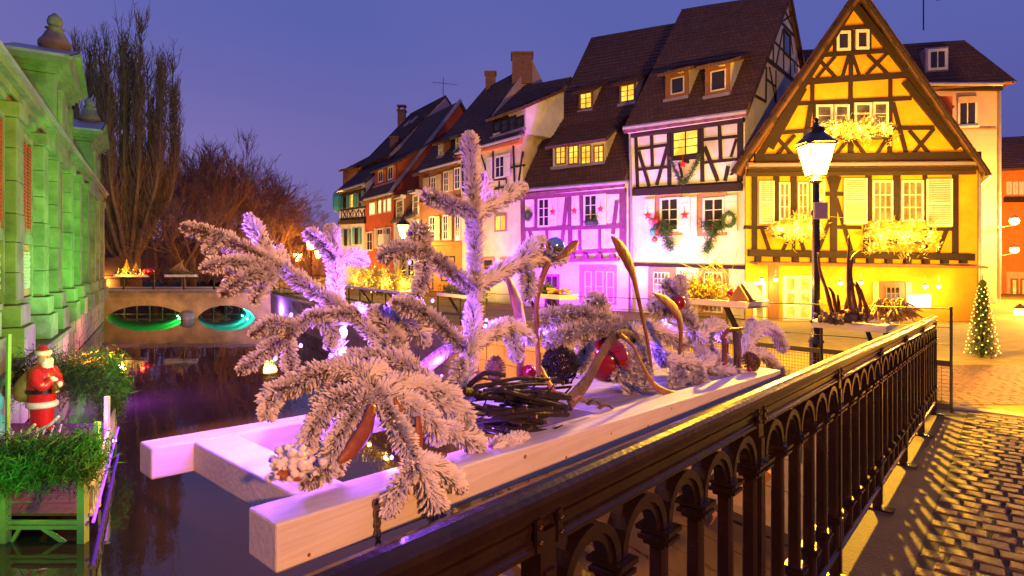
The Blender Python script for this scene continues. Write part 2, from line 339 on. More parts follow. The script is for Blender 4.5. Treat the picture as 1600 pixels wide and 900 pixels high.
for i, (dist, p, wd, s) in enumerate(spots):
    me, q = tmpl[R.randrange(6)]; rot = rz+R.uniform(-.05, .05); ds = R.uniform(.098, .114); dz = R.uniform(-.002, .004)
    if i < 300:
        o = bpy.data.objects.new('cobble', me); COL.objects.link(o); o.parent = cb
        o.location = p+V((0, 0, dz)); o.rotation_euler = (-.026+R.uniform(-.022, .022), -.0226+R.uniform(-.022, .022), rot); o.scale = (wd, ds, 1)
    else:
        c, sn = math.cos(rot), math.sin(rot)
        far.add([(p.x+c*x*wd-sn*y*ds, p.y+sn*x*wd+c*y*ds, p.z+dz+z+.0226*x*wd-.026*y*ds) for x, y, z in q.v], q.f)
for Y in np.arange(7.15, 10.6, .115):                        # setts of the quay street just past the kerb
    X = qx(Y)+.9+R.uniform(0, .1)
    while X < 9.6:
        wd = R.uniform(.12, .17)
        if (V((X, Y, 0))-V((rl(9.38).x, rl(9.38).y, 0))).dot(rd) > .02 and X/Y > .7:
            q = tmpl[R.randrange(6)][1]; far.add([(X+x*wd*.95, Y+y*.1, gz(Y)+z*.8-.006) for x, y, z in q.v], q.f)
        X += wd
far.obj('small_cobbles', 'cobble', cb, kind='stuff')

# quay wall of laid stones, coping
qw = MB(); qw.add([quay(6.6, -.03, 0), quay(62, -.03, 0), quay(62, -.03, -2.6), quay(6.6, -.03, -2.6)], [(0, 1, 2, 3)]); qwall = struct(qw.obj('quay_wall', 'stone_dark'))
L0 = quay(6.8); tot = (quay(60)-L0).length
for r_ in range(4):
    u = -.4*(r_ % 2)
    while u < 34:
        wd = R.uniform(.75, 1.2); Y = 6.8+max(u, 0)*.838; Y1 = 6.8+(u+wd-.025)*.838
        z0 = -.12-.46*r_
        p0, p1 = quay(Y, 0, z0-.435), quay(Y1, 0, z0-.435)
        m = MB(); m.box(p0-qn*.06, p1-p0, qn*(.06+R.uniform(.0, .035)), V((0, 0, .435))); m.obj('stone_block', 'stone_quay', qwall)
        u += wd
m = MB(); m.quad(quay(33, .004, -.1), quay(62, .004, -.1), quay(62, .004, -2.5), quay(33, .004, -2.5)); m.obj('rough_wall', 'stone_quay', qwall)
for k in range(38):
    p0, p1 = quay(6.85+k*1.0, -.32, -.1), quay(6.85+k*1.0+.985, -.32, -.1); m = MB(); m.box(p0, p1-p0, qn*.37, V((0, 0, .13))); m.obj('coping_stone', 'kerb', qwall)
# abutment of our bridge under the deck, closing the quay
m = MB(); m.box(rl(8.9, -.14, -3), rd*1.2, rr*6, V((0, 0, 2.3))); m.obj('abutment', 'stone_quay', qwall)

# ================================================================ QUAY RAILING
t = thing('quay_railing', 'dark wire railing with mesh along the edge of the quay', 'railing', quay(6.7))
Ys = [6.62+i*1.27 for i in range(26)]
for i, Y in enumerate(Ys):
    m = MB(); p = quay(Y, -.12); m.bar(p+V((0, 0, -.05)), p+V((0, 0, 1.22)), .05, .014, up=qd); m.obj('post', 'iron_flat', t)
for h, rr_ in ((1.20, .009), (.98, .005), (.78, .005)):
    m = MB(); m.tube([quay(Y, -.12, h) for Y in Ys], rr_, 5); m.obj('wire', 'iron_flat', t)
for h in (.56, .06):
    m = MB()
    for Y0, Y1 in zip(Ys, Ys[1:]): m.bar(quay(Y0, -.12, h), quay(Y1, -.12, h), .03, .065)
    m.obj('rail_bar', 'iron_flat', t)
m = MB()
for k in range(int(15/.045)):
    Y = 6.7+k*.045*.838; m.bar(quay(Y, -.12, .08), quay(Y, -.12, .54), .004, .004, up=qd)
for h in np.arange(.1, .54, .045):
    for Y0, Y1 in zip(Ys[:10], Ys[1:]): m.bar(quay(Y0, -.12, h), quay(Y1, -.12, h), .004, .004)
m.obj('wire_mesh', 'iron_flat', t, kind='stuff')

# ================================================================ CAST IRON BRIDGE RAILING
t = thing('bridge_railing', 'black cast iron bridge railing with round arches and balusters', 'railing', rl(.2))
DP = .915; K0, K1 = -2, 7                                    # panel length in depth
post_D = [1.10+.917*k for k in range(K0, K1)]; SEG = .917/.755
s0, s1 = post_D[0]/.755, post_D[-1]/.755
def along(prof, name, mi='iron', bev=0):
    m = MB(); n = len(prof); ks = [s0+(s1-s0)*i/8 for i in range(9)]
    vs = [rl(s, o, h) for s in ks for o, h in prof]
    fs = [(i*n+j, i*n+(j+1) % n, (i+1)*n+(j+1) % n, (i+1)*n+j) for i in range(8) for j in range(n)]
    fs += [tuple(range(n))[::-1], tuple(8*n+j for j in range(n))]
    m.add(vs, fs); return m.obj(name, mi, t, smooth=False, bev=bev)
along([(.034*math.cos(a), 1.072+.028*math.sin(a)) for a in [i*math.pi/8 for i in range(9)]]+[(-.030, 1.052), (.030, 1.052)], 'handrail')
along([(-.022, 1.052), (.022, 1.052), (.022, 1.044), (.012, 1.040), (.012, 1.034), (.017, 1.031), (.017, 1.022), (.011, 1.018), (.011, 1.006), (.018, 1.002), (.018, .997), (.023, .993), (.023, .984), (-.021, .984), (-.021, .998), (-.014, 1.004), (-.014, 1.036), (-.022, 1.042)][::-1], 'fascia')
along([(-.020, .128), (.020, .128), (.027, .138), (.027, .15), (.017, .158), (.017, .168), (.023, .172), (.023, .18), (-.023, .18), (-.023, .172), (-.017, .168), (-.017, .158), (-.027, .15), (-.027, .138)][::-1], 'bottom_rail')
def part(m, name, s, mtl='iron', smooth=False):              # copies of one cast piece along the railing
    me = bpy.data.meshes.new(name); me.from_pydata(m.v, [], m.f); me.materials.append(M[mtl]); me.polygons.foreach_set('use_smooth', [smooth]*len(m.f))
    r0 = rl(0); ol = []
    for si in s:
        o = bpy.data.objects.new(name, me); COL.objects.link(o); o.parent = t; o.matrix_parent_inverse = Matrix.Translation(-V(t.location)); o.location = rl(si)-r0; ol.append(o)
    return ol
def rl0(s, o, h): return rl(s, o, h)
AW = (SEG-.085)/5                                            # arch spacing inside a panel
centres = [p/.755+.0425+AW*(i+.5) for p in post_D[:-1] for i in range(5)]
joints = [p/.755+.0425+AW*i for p in post_D[:-1] for i in range(6)]
def arch(r0, r1, th, z0, n=12, stretch=1.0):
    m = MB(); vs = []
    for i in range(n+1):
        a = math.pi*i/n
        for r, o in ((r0, -th), (r0, th), (r1, th), (r1, -th)): vs.append(rl(-r*math.cos(a), o, z0+r*math.sin(a)*stretch))
    fs = [(i*4+j, i*4+(j+1) % 4, i*4+4+(j+1) % 4, i*4+4+j) for i in range(n) for j in range(4)]
    return m.add(vs, fs)
am = arch(AW/2-.024, AW/2-.003, .026, .868); b2 = arch(AW/2-.042, AW/2-.023, .017, .868); am.add(b2.v, b2.f)
am.box(rl(-.010, -.012, .972), rl(.02)-rl(0), rr*.024, V((0, 0, .016)))
part(am, 'arch', centres)
cm = MB()
for z, hw, ho, hh in ((.857, .038, .046, .011), (.844, .029, .034, .013), (.834, .035, .042, .010), (.822, .028, .030, .012)): cm.box(rl(-hw, -ho, z), rl(2*hw)-rl(0), rr*2*ho, V((0, 0, hh)))
part(cm, 'collar', joints)
bm_ = MB()
prof = [(-.024, -.022), (-.024, .022), (-.012, .030), (.012, .030), (.024, .022), (.024, -.022), (.012, -.030), (-.012, -.030)]
vs = [rl(x*k, o*k, h) for h, k in ((.18, 1), (.29, 1), (.30, .8), (.83, .72)) for x, o in prof]
bm_.add(vs, [(i*8+j, i*8+(j+1) % 8, i*8+8+(j+1) % 8, i*8+8+j) for i in range(3) for j in range(8)])
part(bm_, 'baluster', joints)
lc = MB()
for z, hw, ho, hh in ((.322, .031, .036, .010), (.308, .037, .044, .012), (.294, .030, .036, .012)): lc.box(rl(-hw, -ho, z), rl(2*hw)-rl(0), rr*2*ho, V((0, 0, hh)))
lc.lathe([(.004, 0), (.014, .004), (.016, .014), (.004, .026)], rl(0, 0, .335), 8)
part(lc, 'lower_collar', joints)
rm = arch(AW/2-.042, AW/2-.026, .010, .236, 10, .55)
k = len(rm.v); q = arch(AW/2-.042, AW/2-.026, .010, .236, 10, -.5); rm.add(q.v, [f[::-1] for f in q.f])
for z0 in (.302,): rm.box(rl(-AW/2+.03, -.008, z0-.012), rl(AW-.06)-rl(0), rr*.016, V((0, 0, .012)))
part(rm, 'ring', centres)
pm = MB()
pm.box(rl(-.024, -.024, .0), rl(.048)-rl(0), rr*.048, V((0, 0, 1.046)))
for sx in (-.040, .0245): pm.box(rl(sx, .0205, .985), rl(.0155)-rl(0), rr*.008, V((0, 0, .062)))
pm.box(rl(-.05, -.05, .0), rl(.10)-rl(0), rr*.15, V((0, 0, .012)))
pm.box(rl(-.016, .0245, .03), rl(.032)-rl(0), rr*.006, V((0, 0, .94)))
part(pm, 'post', [p/.755 for p in post_D])
for sx in (-.0325, .0325):
    for z in (1.003, 1.03): bt = MB(); bt.lathe([(.0052, 0), (.0052, .004), (.003, .006)], rl(sx, .0285, z), 8, ax=rr); part(bt, 'bolt', [p/.755 for p in post_D], 'bolt')
m = MB()
for p in post_D[2:-1:2]: m.bar(rl(p/.755+.3, -.05, .12), rl(p/.755+.9, -.5, .9), .05, .03)
# timber brackets behind the railing that carry the planter
# ================================================================ HOUSES
class Fac:                              # an upright wall plane from P0 to P1 (left to right as seen)
    def __init__(s, P0, P1, base=-.5):
        s.o = V((P0[0], P0[1], 0)); e = V((P1[0], P1[1], 0))-s.o; s.W = e.length; s.u = e.normalized(); s.n = V((s.u.y, -s.u.x, 0)); s.base = base
    def P(s, u, z, out=0): return s.o+s.u*u+s.n*out+V((0, 0, z))
    def uz(s, x, y, out=0):
        d = V(((x-800)/FPX, 1, -(y-HY)/FPX)); o = s.o+s.n*out; c = V((0, 0, EYE))
        k = (o-c).dot(s.n)/d.dot(s.n); h = c+d*k
        return (h-s.o).dot(s.u), h.z
    def px(s, x, y, out=0): return s.P(*s.uz(x, y, out), out)
    def ppm(s, x):                     # metres per pixel along the wall near column x
        return abs(s.uz(x+1, HY)[0]-s.uz(x, HY)[0]), abs(s.uz(x, HY-1)[1]-s.uz(x, HY)[1])
def beam(F, a, b, wpx, parent, mt='timber', out=.05, back=.05, name='timber_beam'):
    (u0, z0), (u1, z1) = F.uz(*a), F.uz(*b); w_ = wpx*F.ppm((a[0]+b[0])/2)[1]
    d = V((u1-u0, z1-z0)); d.normalize(); n = V((-d.y, d.x))*w_/2
    jt = out+R.uniform(-.012, .012)
    m = MB(); m.prism([F.P(u0-n.x, z0-n.y, -back), F.P(u1-n.x, z1-n.y, -back), F.P(u1+n.x, z1+n.y, -back), F.P(u0+n.x, z0+n.y, -back)], F.n*(back+jt))
    return m.obj(name, mt, parent)
def panel(F, r, parent, mt, out0, out1, name):
    x0, y0, x1, y1 = r; u0, u1 = F.uz(x0, (y0+y1)/2)[0], F.uz(x1, (y0+y1)/2)[0]; xm = (x0+x1)/2; z1, z0 = F.uz(xm, y0)[1], F.uz(xm, y1)[1]
    m = MB(); m.box(F.P(u0, z0, out0), F.u*(u1-u0), F.n*(out1-out0), V((0, 0, z1-z0))); return m.obj(name, mt, parent), u0, u1, z0, z1
def window(F, r, parent, frame='frame_white', glass='dark_glass', nx=2, ny=3, fw=.07, bar=.03, name='window', out=.07, sill=None, sep=True):
    x0, y0, x1, y1 = r; u0, u1 = F.uz(x0, (y0+y1)/2)[0], F.uz(x1, (y0+y1)/2)[0]; xm = (x0+x1)/2; z1, z0 = F.uz(xm, y0)[1], F.uz(xm, y1)[1]
    m = MB(); bx = lambda a, b, c, d, o=out: m.box(F.P(a, c, -.02), F.u*(b-a), F.n*(o+.02), V((0, 0, d-c)))
    bx(u0, u0+fw, z0, z1); bx(u1-fw, u1, z0, z1); bx(u0+fw, u1-fw, z1-fw, z1); bx(u0+fw, u1-fw, z0, z0+fw)
    W, H = u1-u0-2*fw, z1-z0-2*fw; pz = max(.018, out-.035)
    for i in range(1, nx): c = u0+fw+W*i/nx; bw = bar*(1.7 if nx % 2 == 0 and i == nx//2 else 1); bx(c-bw/2, c+bw/2, z0+fw, z1-fw, out-.012)
    for j in range(1, ny): c = z0+fw+H*j/ny; bx(u0+fw, u1-fw, c-bar/2, c+bar/2, out-.02)
    fo = m.obj(name, frame, parent)
    if sep and W/nx > .12 and nx*ny <= 8:
        for i in range(nx):
            for j in range(ny):
                g = MB(); a = u0+fw+W*i/nx; c = z0+fw+H*j/ny; g.quad(F.P(a, c, pz), F.P(a+W/nx, c, pz), F.P(a+W/nx, c+H/ny, pz), F.P(a, c+H/ny, pz)); g.obj('pane', glass, fo)
    else:
        g = MB(); g.quad(F.P(u0+fw, z0+fw, pz), F.P(u1-fw, z0+fw, pz), F.P(u1-fw, z1-fw, pz), F.P(u0+fw, z1-fw, pz)); g.obj('pane', glass, fo)
    if sill:
        g = MB(); g.box(F.P(u0-.08, z0-.1, -.02), F.u*(u1-u0+.16), F.n*(out+.09), V((0, 0, .1))); g.obj('sill', sill, fo)
    return fo
def shutter(F, r, parent, mt='shutter_white', slats=True, tilt=0, out=.09):
    x0, y0, x1, y1 = r; u0, u1 = F.uz(x0, (y0+y1)/2)[0], F.uz(x1, (y0+y1)/2)[0]; xm = (x0+x1)/2; z1, z0 = F.uz(xm, y0)[1], F.uz(xm, y1)[1]
    m = MB(); bx = lambda a, b, c, d, i, o: m.box(F.P(a, c, i), F.u*(b-a), F.n*(o-i), V((0, 0, d-c)))
    f = .055
    if slats:
        bx(u0, u0+f, z0, z1, out-.03, out+.02); bx(u1-f, u1, z0, z1, out-.03, out+.02); bx(u0+f, u1-f, z1-f, z1, out-.03, out+.02); bx(u0+f, u1-f, z0, z0+f, out-.03, out+.02)
        bx(u0+f, u1-f, (z0+z1)/2-.03, (z0+z1)/2+.03, out-.03, out+.018)
    else:
        bx(u0, u1, z0, z1, out-.02, out+.015)
        for k in (.2, .8): bx(u0+.02, u1-.02, lerp(z0, z1, k)-.035, lerp(z0, z1, k)+.035, out+.015, out+.028)
    s = m.obj('shutter', mt, parent)
    if slats:
        n = max(6, int((z1-z0)/.085)); me = None
        for k in range(n):
            z = z0+f+(z1-z0-2*f)*(k+.5)/n; p = F.P(u0+f, z-.035, out-.022)
            if me is None:
                g = MB(); ln = u1-u0-2*f; g.prism([p, p+F.n*.034+V((0, 0, -.012)), p+F.n*.034+V((0, 0, .004)), p+V((0, 0, .05))], F.u*ln); so = g.obj('slat', mt, s); me = so; zb = z
            else:
                o2 = me.copy(); COL.objects.link(o2); o2.parent = s; o2.location = (0, 0, z-zb)
    return s
def roof(a, b, c, d, parent, mt='tiles_brown', th=.16, course=.30, name='roof', tiles=True):
    """eave a->b, ridge d->c; courses of tiles stepped one over the other"""
    a, b, c, d = V(a), V(b), V(c), V(d); L_ = ((d-a).length+(c-b).length)/2; n = max(2, int(L_/course)); nn = (b-a).cross(d-a).normalized()
    if nn.z < 0: nn = -nn
    m = MB(); W = (b-a).length; cols = max(1, int(W/1.3))
    wav = [[R.uniform(-.018, .018) for _ in range(cols+1)] for _ in range(n+1)]
    for i in range(n):
        t0, t1 = i/n, (i+1)/n
        for j in range(cols):
            s0_, s1_ = j/cols, (j+1)/cols
            q = lambda s, t, l, wv: lerp(lerp(a, b, s), lerp(d, c, s), t)+nn*(l+wv)
            A, B = q(s0_, t0, .05, wav[i][j]), q(s1_, t0, .05, wav[i][j+1]); C_, D_ = q(s1_, t1, .012, wav[i+1][j+1]), q(s0_, t1, .012, wav[i+1][j])
            m.quad(A, B, C_, D_, uv=[(s0_*W, t0*L_), (s1_*W, t0*L_), (s1_*W, t1*L_), (s0_*W, t1*L_)])
            m.quad(A-nn*.055, B-nn*.055, B, A)
    e = nn*th
    m.quad(a-e, d-e, c-e, b-e); m.quad(a-e, b-e, b, a); m.quad(b-e, c-e, c+nn*.05, b+nn*.05); m.quad(a+nn*.05, d+nn*.05, d-e, a-e); m.quad(d, c, c-e, d-e)
    return m.obj(name, mt, parent)
def walls(F, depth, zt0, zt1, parent, mt, ridge=None, zb=None, name='wall', dn=None):
    zb = F.base if zb is None else zb; dn = -F.n*depth if dn is None else dn
    m = MB(); p = [F.P(0, zb), F.P(F.W, zb), F.P(F.W, zt1), F.P(0, zt0)]
    m.quad(*p); q = [x+dn for x in p]; m.quad(q[1], q[0], q[3], q[2])
    if ridge:
        r0, r1 = ridge; m.add([p[0], p[3], r0, q[3], q[0]], [(0, 1, 2, 3, 4)]); m.add([p[1], q[1], q[2], r1, p[2]], [(0, 1, 2, 3, 4)])
    else: m.quad(p[1], q[1], q[2], p[2]); m.quad(p[0], p[3], q[3], q[0]); m.quad(p[3], p[2], q[2], q[3])
    return m.obj(name, mt, parent)
def gutter(p, q, parent, r=.07, mt='gutter'):
    m = MB(); m.tube([p, q], r, 8); return m.obj('gutter', mt, parent)
def star(F, x, y, rpx, label, group='red stars on the shutters', out=.14):
    u, z = F.uz(x, y); r = rpx*F.ppm(x)[1]; pts = []
    for k in range(10):
        a = math.pi/2+k*math.pi/5; q = r if k % 2 == 0 else r*.42; pts.append(F.P(u+q*math.cos(a), z+q*math.sin(a), out))
    m = MB(); c = F.P(u, z, out+.05)
    for k in range(10): m.add([pts[k], pts[(k+1) % 10], c], [(0, 1, 2)][::1])
    m.prism(pts, -F.n*.02)
    for k in (0,): m.tube([pts[0], pts[0]+V((0, 0, .18))], .008, 4)
    return tag(m.obj('red_star', 'star_red'), label, 'star', group)
Z = lambda y, D: EYE-(y-HY)*D/FPX
def foliage_clump(m, pts, n, spread, ln, wd, up=.3, mi=0):
    """loose leaf / needle tufts round a list of points"""
    for _ in range(n):
        c = V(R.choice(pts))+V((R.gauss(0, spread[0]), R.gauss(0, spread[1]), R.gauss(0, spread[2])))
        d = V((R.gauss(0, 1), R.gauss(0, 1), R.gauss(up, 1))).normalized()*ln*R.uniform(.6, 1.3); s = d.cross(V((R.gauss(0, 1), R.gauss(0, 1), R.gauss(0, 1)))).normalized()*wd
        m.add([c-s*.5, c+s*.5, c+d], [(0, 1, 2)], mi)

# ---------------------------------------------------------------- yellow house
F = Fac((8.92, 22.0), (17.45, 21.6)); FY = F
H = thing('yellow_house', 'bright yellow half-timbered house with pointed gable beside the street lamp', 'house', F.P(0, -.5))
zt = F.uz(1350, 252)[1]
apx = F.px(1333, -4); dn = V((.66, 1, 0)).normalized()*8.0
m = MB(); m.prism([F.P(0, -.5), F.P(F.W, -.5), F.P(F.W, zt), F.P(0, zt)], dn); m.obj('wall', 'plaster_yellow', H)
gl, gr = F.px(1172, 252), F.px(1528, 252)
m = MB(); m.prism([gl, gr, apx-V((0, 0, .1))], dn); m.obj('gable_wall', 'plaster_yellow', H)
el, er = F.px(1143, 268, .45), F.px(1545, 268, .45)
ap2 = apx+F.n*.45+V((0, 0, .22)); dn2 = dn*1.05
roof(el, el+dn2, ap2+dn2, ap2, H, 'tiles_red'); roof(er+dn2, er, ap2, ap2+dn2, H, 'tiles_red')
for e_ in (el, er):                    # barge boards under the verge and inner rafters
    m = MB(); m.bar(e_+V((0, 0, -.12))-F.n*.02, ap2+V((0, 0, -.16))-F.n*.02, .06, .26, up=F.n); m.obj('barge_board', 'timber', H)
def rake(x0, y0, x1, y1, wpx, o=.10): return beam(F, (x0, y0), (x1, y1), wpx, H, out=o, name='rafter')
rake(1182, 250, 1331, 10, 10); rake(1524, 250, 1335, 10, 10); rake(1204, 232, 1256, 138, 9, .085); rake(1496, 232, 1412, 128, 10, .085)
g = lambda L_: [(( a[0]/4+1200, a[1]/4), (b[0]/4+1200, b[1]/4), w_/4) for a, b, w_ in L_]
for a, b, w_ in g([((415, 182), (635, 165), 22), ((305, 348), (755, 318), 26), ((190, 515), (865, 470), 38), ((155, 650), (895, 615), 26), ((30, 835), (270, 815), 24), ((750, 803), (1035, 800), 24),
    ((415, 195), (415, 340), 20), ((523, 190), (523, 330), 30), ((636, 180), (636, 320), 14), ((300, 355), (418, 482), 20), ((420, 352), (303, 487), 20), ((620, 342), (745, 462), 20), ((742, 335), (613, 467), 20),
    ((516, 350), (516, 488), 26), ((500, 355), (465, 477), 18), ((527, 350), (568, 470), 18), ((276, 528), (276, 640), 24), ((514, 500), (514, 640), 26), ((763, 492), (763, 615), 24),
    ((268, 650), (228, 900), 30), ((515, 640), (515, 1000), 34), ((760, 625), (757, 1000), 28), ((778, 640), (862, 960), 26), ((880, 815), (1000, 955), 22), ((1035, 805), (900, 965), 22),
    ((45, 850), (160, 980), 22), ((165, 845), (45, 980), 22), ((500, 870), (420, 970), 20), ((530, 870), (600, 960), 20), ((745, 860), (680, 960), 20), ((290, 640), (290, 900), 20)]): beam(F, a, b, w_, H, out=.05+R.uniform(-.01, .01))
beam(F, (1178, 248), (1530, 244), 13, H, out=.12)
for y, o, hh, mt in ((259, .30, 4.5, 'gutter'), (266, .20, 5, 'timber'), (272, .14, 6, 'timber_dark')): beam(F, (1166, y+1), (1522, y-2), hh, H, mt, out=o, name='cornice')
for r in ((1306, 49, 1328, 80), (1336, 47, 1357, 78)): window(F, r, H, 'frame_white', 'dark_glass', 1, 1, .1)
for r in ((1274, 164, 1300, 198), (1303, 164, 1326, 198), (1334, 161, 1361, 196), (1363, 160, 1387, 196)): window(F, r, H, 'frame_white', 'room_dim', 1, 2, .08)
s4 = .2111; q = lambda x, y: (1150+x*s4, 240+y*s4); q5 = lambda x, y: (1340+x*s4, 240+y*s4)
for a, b, w_ in [((135, 165), (135, 712), 40), ((298, 170), (298, 500), 44), ((424, 170), (424, 500), 44), ((720, 165), (720, 720), 50), ((978, 165), (978, 500), 44), ((60, 545), (290, 548), 26), ((735, 545), (925, 548), 26),
    ((190, 560), (245, 715), 26), ((385, 630), (345, 715), 26), ((470, 620), (500, 715), 26), ((425, 500), (425, 715), 24), ((738, 330), (850, 720), 30), ((695, 490), (612, 705), 28), ((655, 300), (790, 300), 28), ((960, 560), (960, 720), 40), ((680, 170), (715, 290), 26), ((765, 170), (730, 290), 26)]:
    beam(F, q(*a), q(*b), w_*s4, H)
for a, b, w_ in [((287, 155), (287, 500), 52), ((82, 155), (82, 500), 36), ((495, 160), (495, 500), 30), ((720, 150), (720, 745), 44), ((655, 565), (582, 745), 28), ((505, 560), (700, 560), 26), ((505, 560), (505, 750), 34), ((60, 520), (60, 745), 34)]:
    beam(F, q5(*a), q5(*b), w_*s4, H)
beam(F, (1168, 395), (1517, 402), 11, H, out=.22, name='sill_beam')
for x in np.arange(1183, 1520, 29.0): beam(F, (x, 400), (x, 412), 9, H, out=.18, name='joist_end')
for r in ((315, 215, 396, 490), (455, 212, 530, 490)): window(F, (*q(*r[:2]), *q(*r[2:])), H, 'frame_white', 'room_amber', 2, 3, .06)
for r in ((105, 200, 255, 505), (320, 200, 482, 505)): window(F, (*q5(*r[:2]), *q5(*r[2:])), H, 'frame_white', 'room_amber', 3, 3, .07, sep=False)
for r in ((165, 205, 276, 522), (545, 195, 648, 490), (790, 185, 960, 522)): shutter(F, (*q(*r[:2]), *q(*r[2:])), H)
shutter(F, (*q5(500, 190), *q5(690, 540)), H)
m = MB(); p0, p1 = F.px(1172, 411, .03), F.px(1520, 416, .03); e = F.n*.75+V((0, 0, -.08)); m.hexa([p0, p1, p1+e, p0+e]+[x+V((0, 0, .07)) for x in (p0, p1, p1+e, p0+e)]); m.obj('canopy', 'wood_door', H)
window(F, (1223, 430, 1269, 502), H, 'frame_white', 'room_gold', 2, 3, .12, bar=.14)
for r in ((1176, 440, 1196, 505),): window(F, r, H, 'frame_white', 'room_amber', 1, 2, .12)
panel(F, (1372, 440, 1412, 507), H, 'wood_door', -.02, .08, 'door'); window(F, (1381, 447, 1404, 470), H, 'wood_door', 'dark_glass', 3, 2, .05, out=.13)
shutter(F, (1362, 440, 1371, 506), H, 'shutter_cream', False); shutter(F, (1413, 441, 1422, 506), H, 'shutter_cream', False)
panel(F, (1200, 412, 1216, 506), H, 'wood_door', -.02, .06, 'doorpost')
# its street flank: shutters, gutter and downpipe
pe = er-F.n*.3; gutter(er+V((.05, 0, -.1)), er+dn2+V((.05, 0, -.1)), H, .08)
m = MB(); m.tube([V((17.75, 21.9, zt-.2)), V((17.75, 21.9, -.4))], .07, 8); m.obj('downpipe', 'gutter', H)
for Y in (23.3, 25.4):
    m = MB(); q_ = F.P(F.W, 2.1, .0)+dn.normalized()*(Y-22); m.box(q_, V((dn.y, -dn.x, 0)).normalized()*.12, dn.normalized()*.9, (0, 0, 1.6)); m.obj('shutter', 'shutter_brown', H)
# dormer on its street-side slope, seen past the verge
b0 = lerp(er, ap2, .30)+dn*.28
m = MB(); m.box(b0+V((-1.6, 0, .1)), (1.9, 0, 0), -F.n*1.5, (0, 0, 1.15)); d_ = m.obj('dormer', 'plaster_red', H)
roof(b0+V((.5, .2, .85)), b0+V((.5, .2, .85))-F.n*2, b0+V((-1.9, 0, 2.35))-F.n*2, b0+V((-1.9, 0, 2.35)), H, 'tiles_red', .1, name='dormer_roof')

# lit window boxes
def flower_box(F, x0, x1, y0, y1, label, n=46):
    t = thing('window_box', label, 'window box', F.px((x0+x1)/2, (y0+y1)/2, .3), 'lit window boxes of the yellow house')
    u0, z1 = F.uz(x0, y0); u1, z0 = F.uz(x1, y1); zc = lerp(z0, z1, .45)
    m = MB(); m.box(F.P(u0+.15, zc-.22, .10), F.u*(u1-u0-.3), F.n*.26, V((0, 0, .2))); m.obj('trough', 'timber', t)
    pts = [F.P(lerp(u0, u1, R.random()), lerp(z0, z1, min(1, max(0, R.gauss(.5, .2)))), R.uniform(.2, .6)) for _ in range(60)]
    m = MB(); foliage_clump(m, pts, 1500, (.10, .08, .09), .20, .045, .2); m.obj('foliage', 'gold_leaf', t, kind='stuff')
    m = MB()
    for _ in range(14):
        p = V(R.choice(pts)); m.tube([p, p+V((R.gauss(0, .2), -.15, R.uniform(.1, .4))), p+V((R.gauss(0, .45), -.2, R.uniform(-.3, .5)))], .008, 3)
    m.obj('sprig', 'gold_leaf', t, kind='stuff')
    m = MB()
    for _ in range(n): p = V(R.choice(pts))+F.n*.12; m.ball(p+V((R.gauss(0, .06), 0, R.gauss(0, .06))), .036, 6)
    m.obj('fairy_lights', 'bulb_warm', t, kind='stuff')
    for k in range(3):
        p = F.P(lerp(u0, u1, (k+.5)/3), lerp(z0, z1, .5), .75); lamp('fairy_glow', 'POINT', p, (1, .66, .14), 130, size=.12)
    return t
flower_box(F, 1272, 1384, 192, 226, 'glowing greenery under the upper gable windows of the yellow house')
flower_box(F, 1198, 1270, 336, 382, 'glowing greenery on the yellow house left of the lamp post')
flower_box(F, 1345, 1450, 340, 398, 'widest glowing greenery under the two first floor windows')
for i, (x, y) in enumerate(((1190, 436), (1212, 436), (1313, 441), (1345, 440), (1446, 446), (1467, 446))):
    c = F.px(x, y, .55); m = MB(); m.lathe([(.02, .1), (.05, .06), (.11, 0)], c, 10); m.tube([c+V((0, 0, .1)), c+V((0, 0, .35))], .012, 4)
    o = m.obj('canopy_lamp', 'gutter'); tag(o, ('leftmost small lit lamp under the canopy of the yellow house', 'lamp under the yellow canopy, second from the left by the big window', 'lamp under the yellow canopy, behind the root sculpture', 'lamp under the yellow canopy, between roots and door', 'lamp under the yellow canopy, just right of the glowing box sign', 'rightmost small lit lamp under the canopy of the yellow house')[i], 'lamp', 'lamps under the yellow canopy')
    m = MB(); m.ball(c+V((0, 0, -.02)), .08, 10); m.obj('bulb', 'lamp_core', o)
    lamp('canopy_light', 'POINT', c+V((0, 0, -.12))+F.n*.15, (1, .7, .18), 90, size=.08)
c = F.px(1437, 470, .9)
t = thing('lantern_sign', 'white glowing box sign on the yellow house wall near the door', 'sign', c)
m = MB(); m.cbox(c, .72, .16, .44); m.obj('light_box', 'sign_lit', t, bev=.02)
m = MB(); m.cbox(c+V((0, 0, .24)), .8, .2, .04); m.cbox(c+V((0, 0, -.24)), .8, .2, .04); m.tube([c+V((.4, 0, .2)), F.px(1455, 462, .02)], .02, 5); m.obj('bracket', 'gutter', t)

# ---------------------------------------------------------------- white half-timbered house
F = Fac((5.28, 25.7), (9.1, 22.5)); FW = F
H = thing('white_house', 'white half-timbered house with heart garland between purple and yellow houses', 'house', F.P(0, -.5))
z0, z1 = F.uz(985, 198)[1], F.uz(1165, 172)[1]
Pd = -F.n*5.84; r0 = F.P(0, z0)+Pd; r1 = F.P(F.W, z1)+Pd; r0.z = Z(17, r0.y); r1.z = Z(-6, r1.y)
bk = -F.n*11.68
walls(F, 11.68, z0, z1, H, 'plaster_white', ridge=(r0, r1))
a, b = F.P(-.1, z0-.25, .5), F.P(F.W+.22, z1-.25, .5)
PLN = (a, b, r1)
roof(a, b, r1+F.u*.22+V((0, 0, .12)), r0-F.u*.1+V((0, 0, .12)), H, 'tiles_brown'); roof(b+bk-F.n*1, a+bk-F.n*1, r0-F.u*.1+V((0, 0, .12)), r1+F.u*.22+V((0, 0, .12)), H, 'tiles_brown')
gutter(F.px(974, 200, .55), F.px(1166, 174, .55), H, .085)
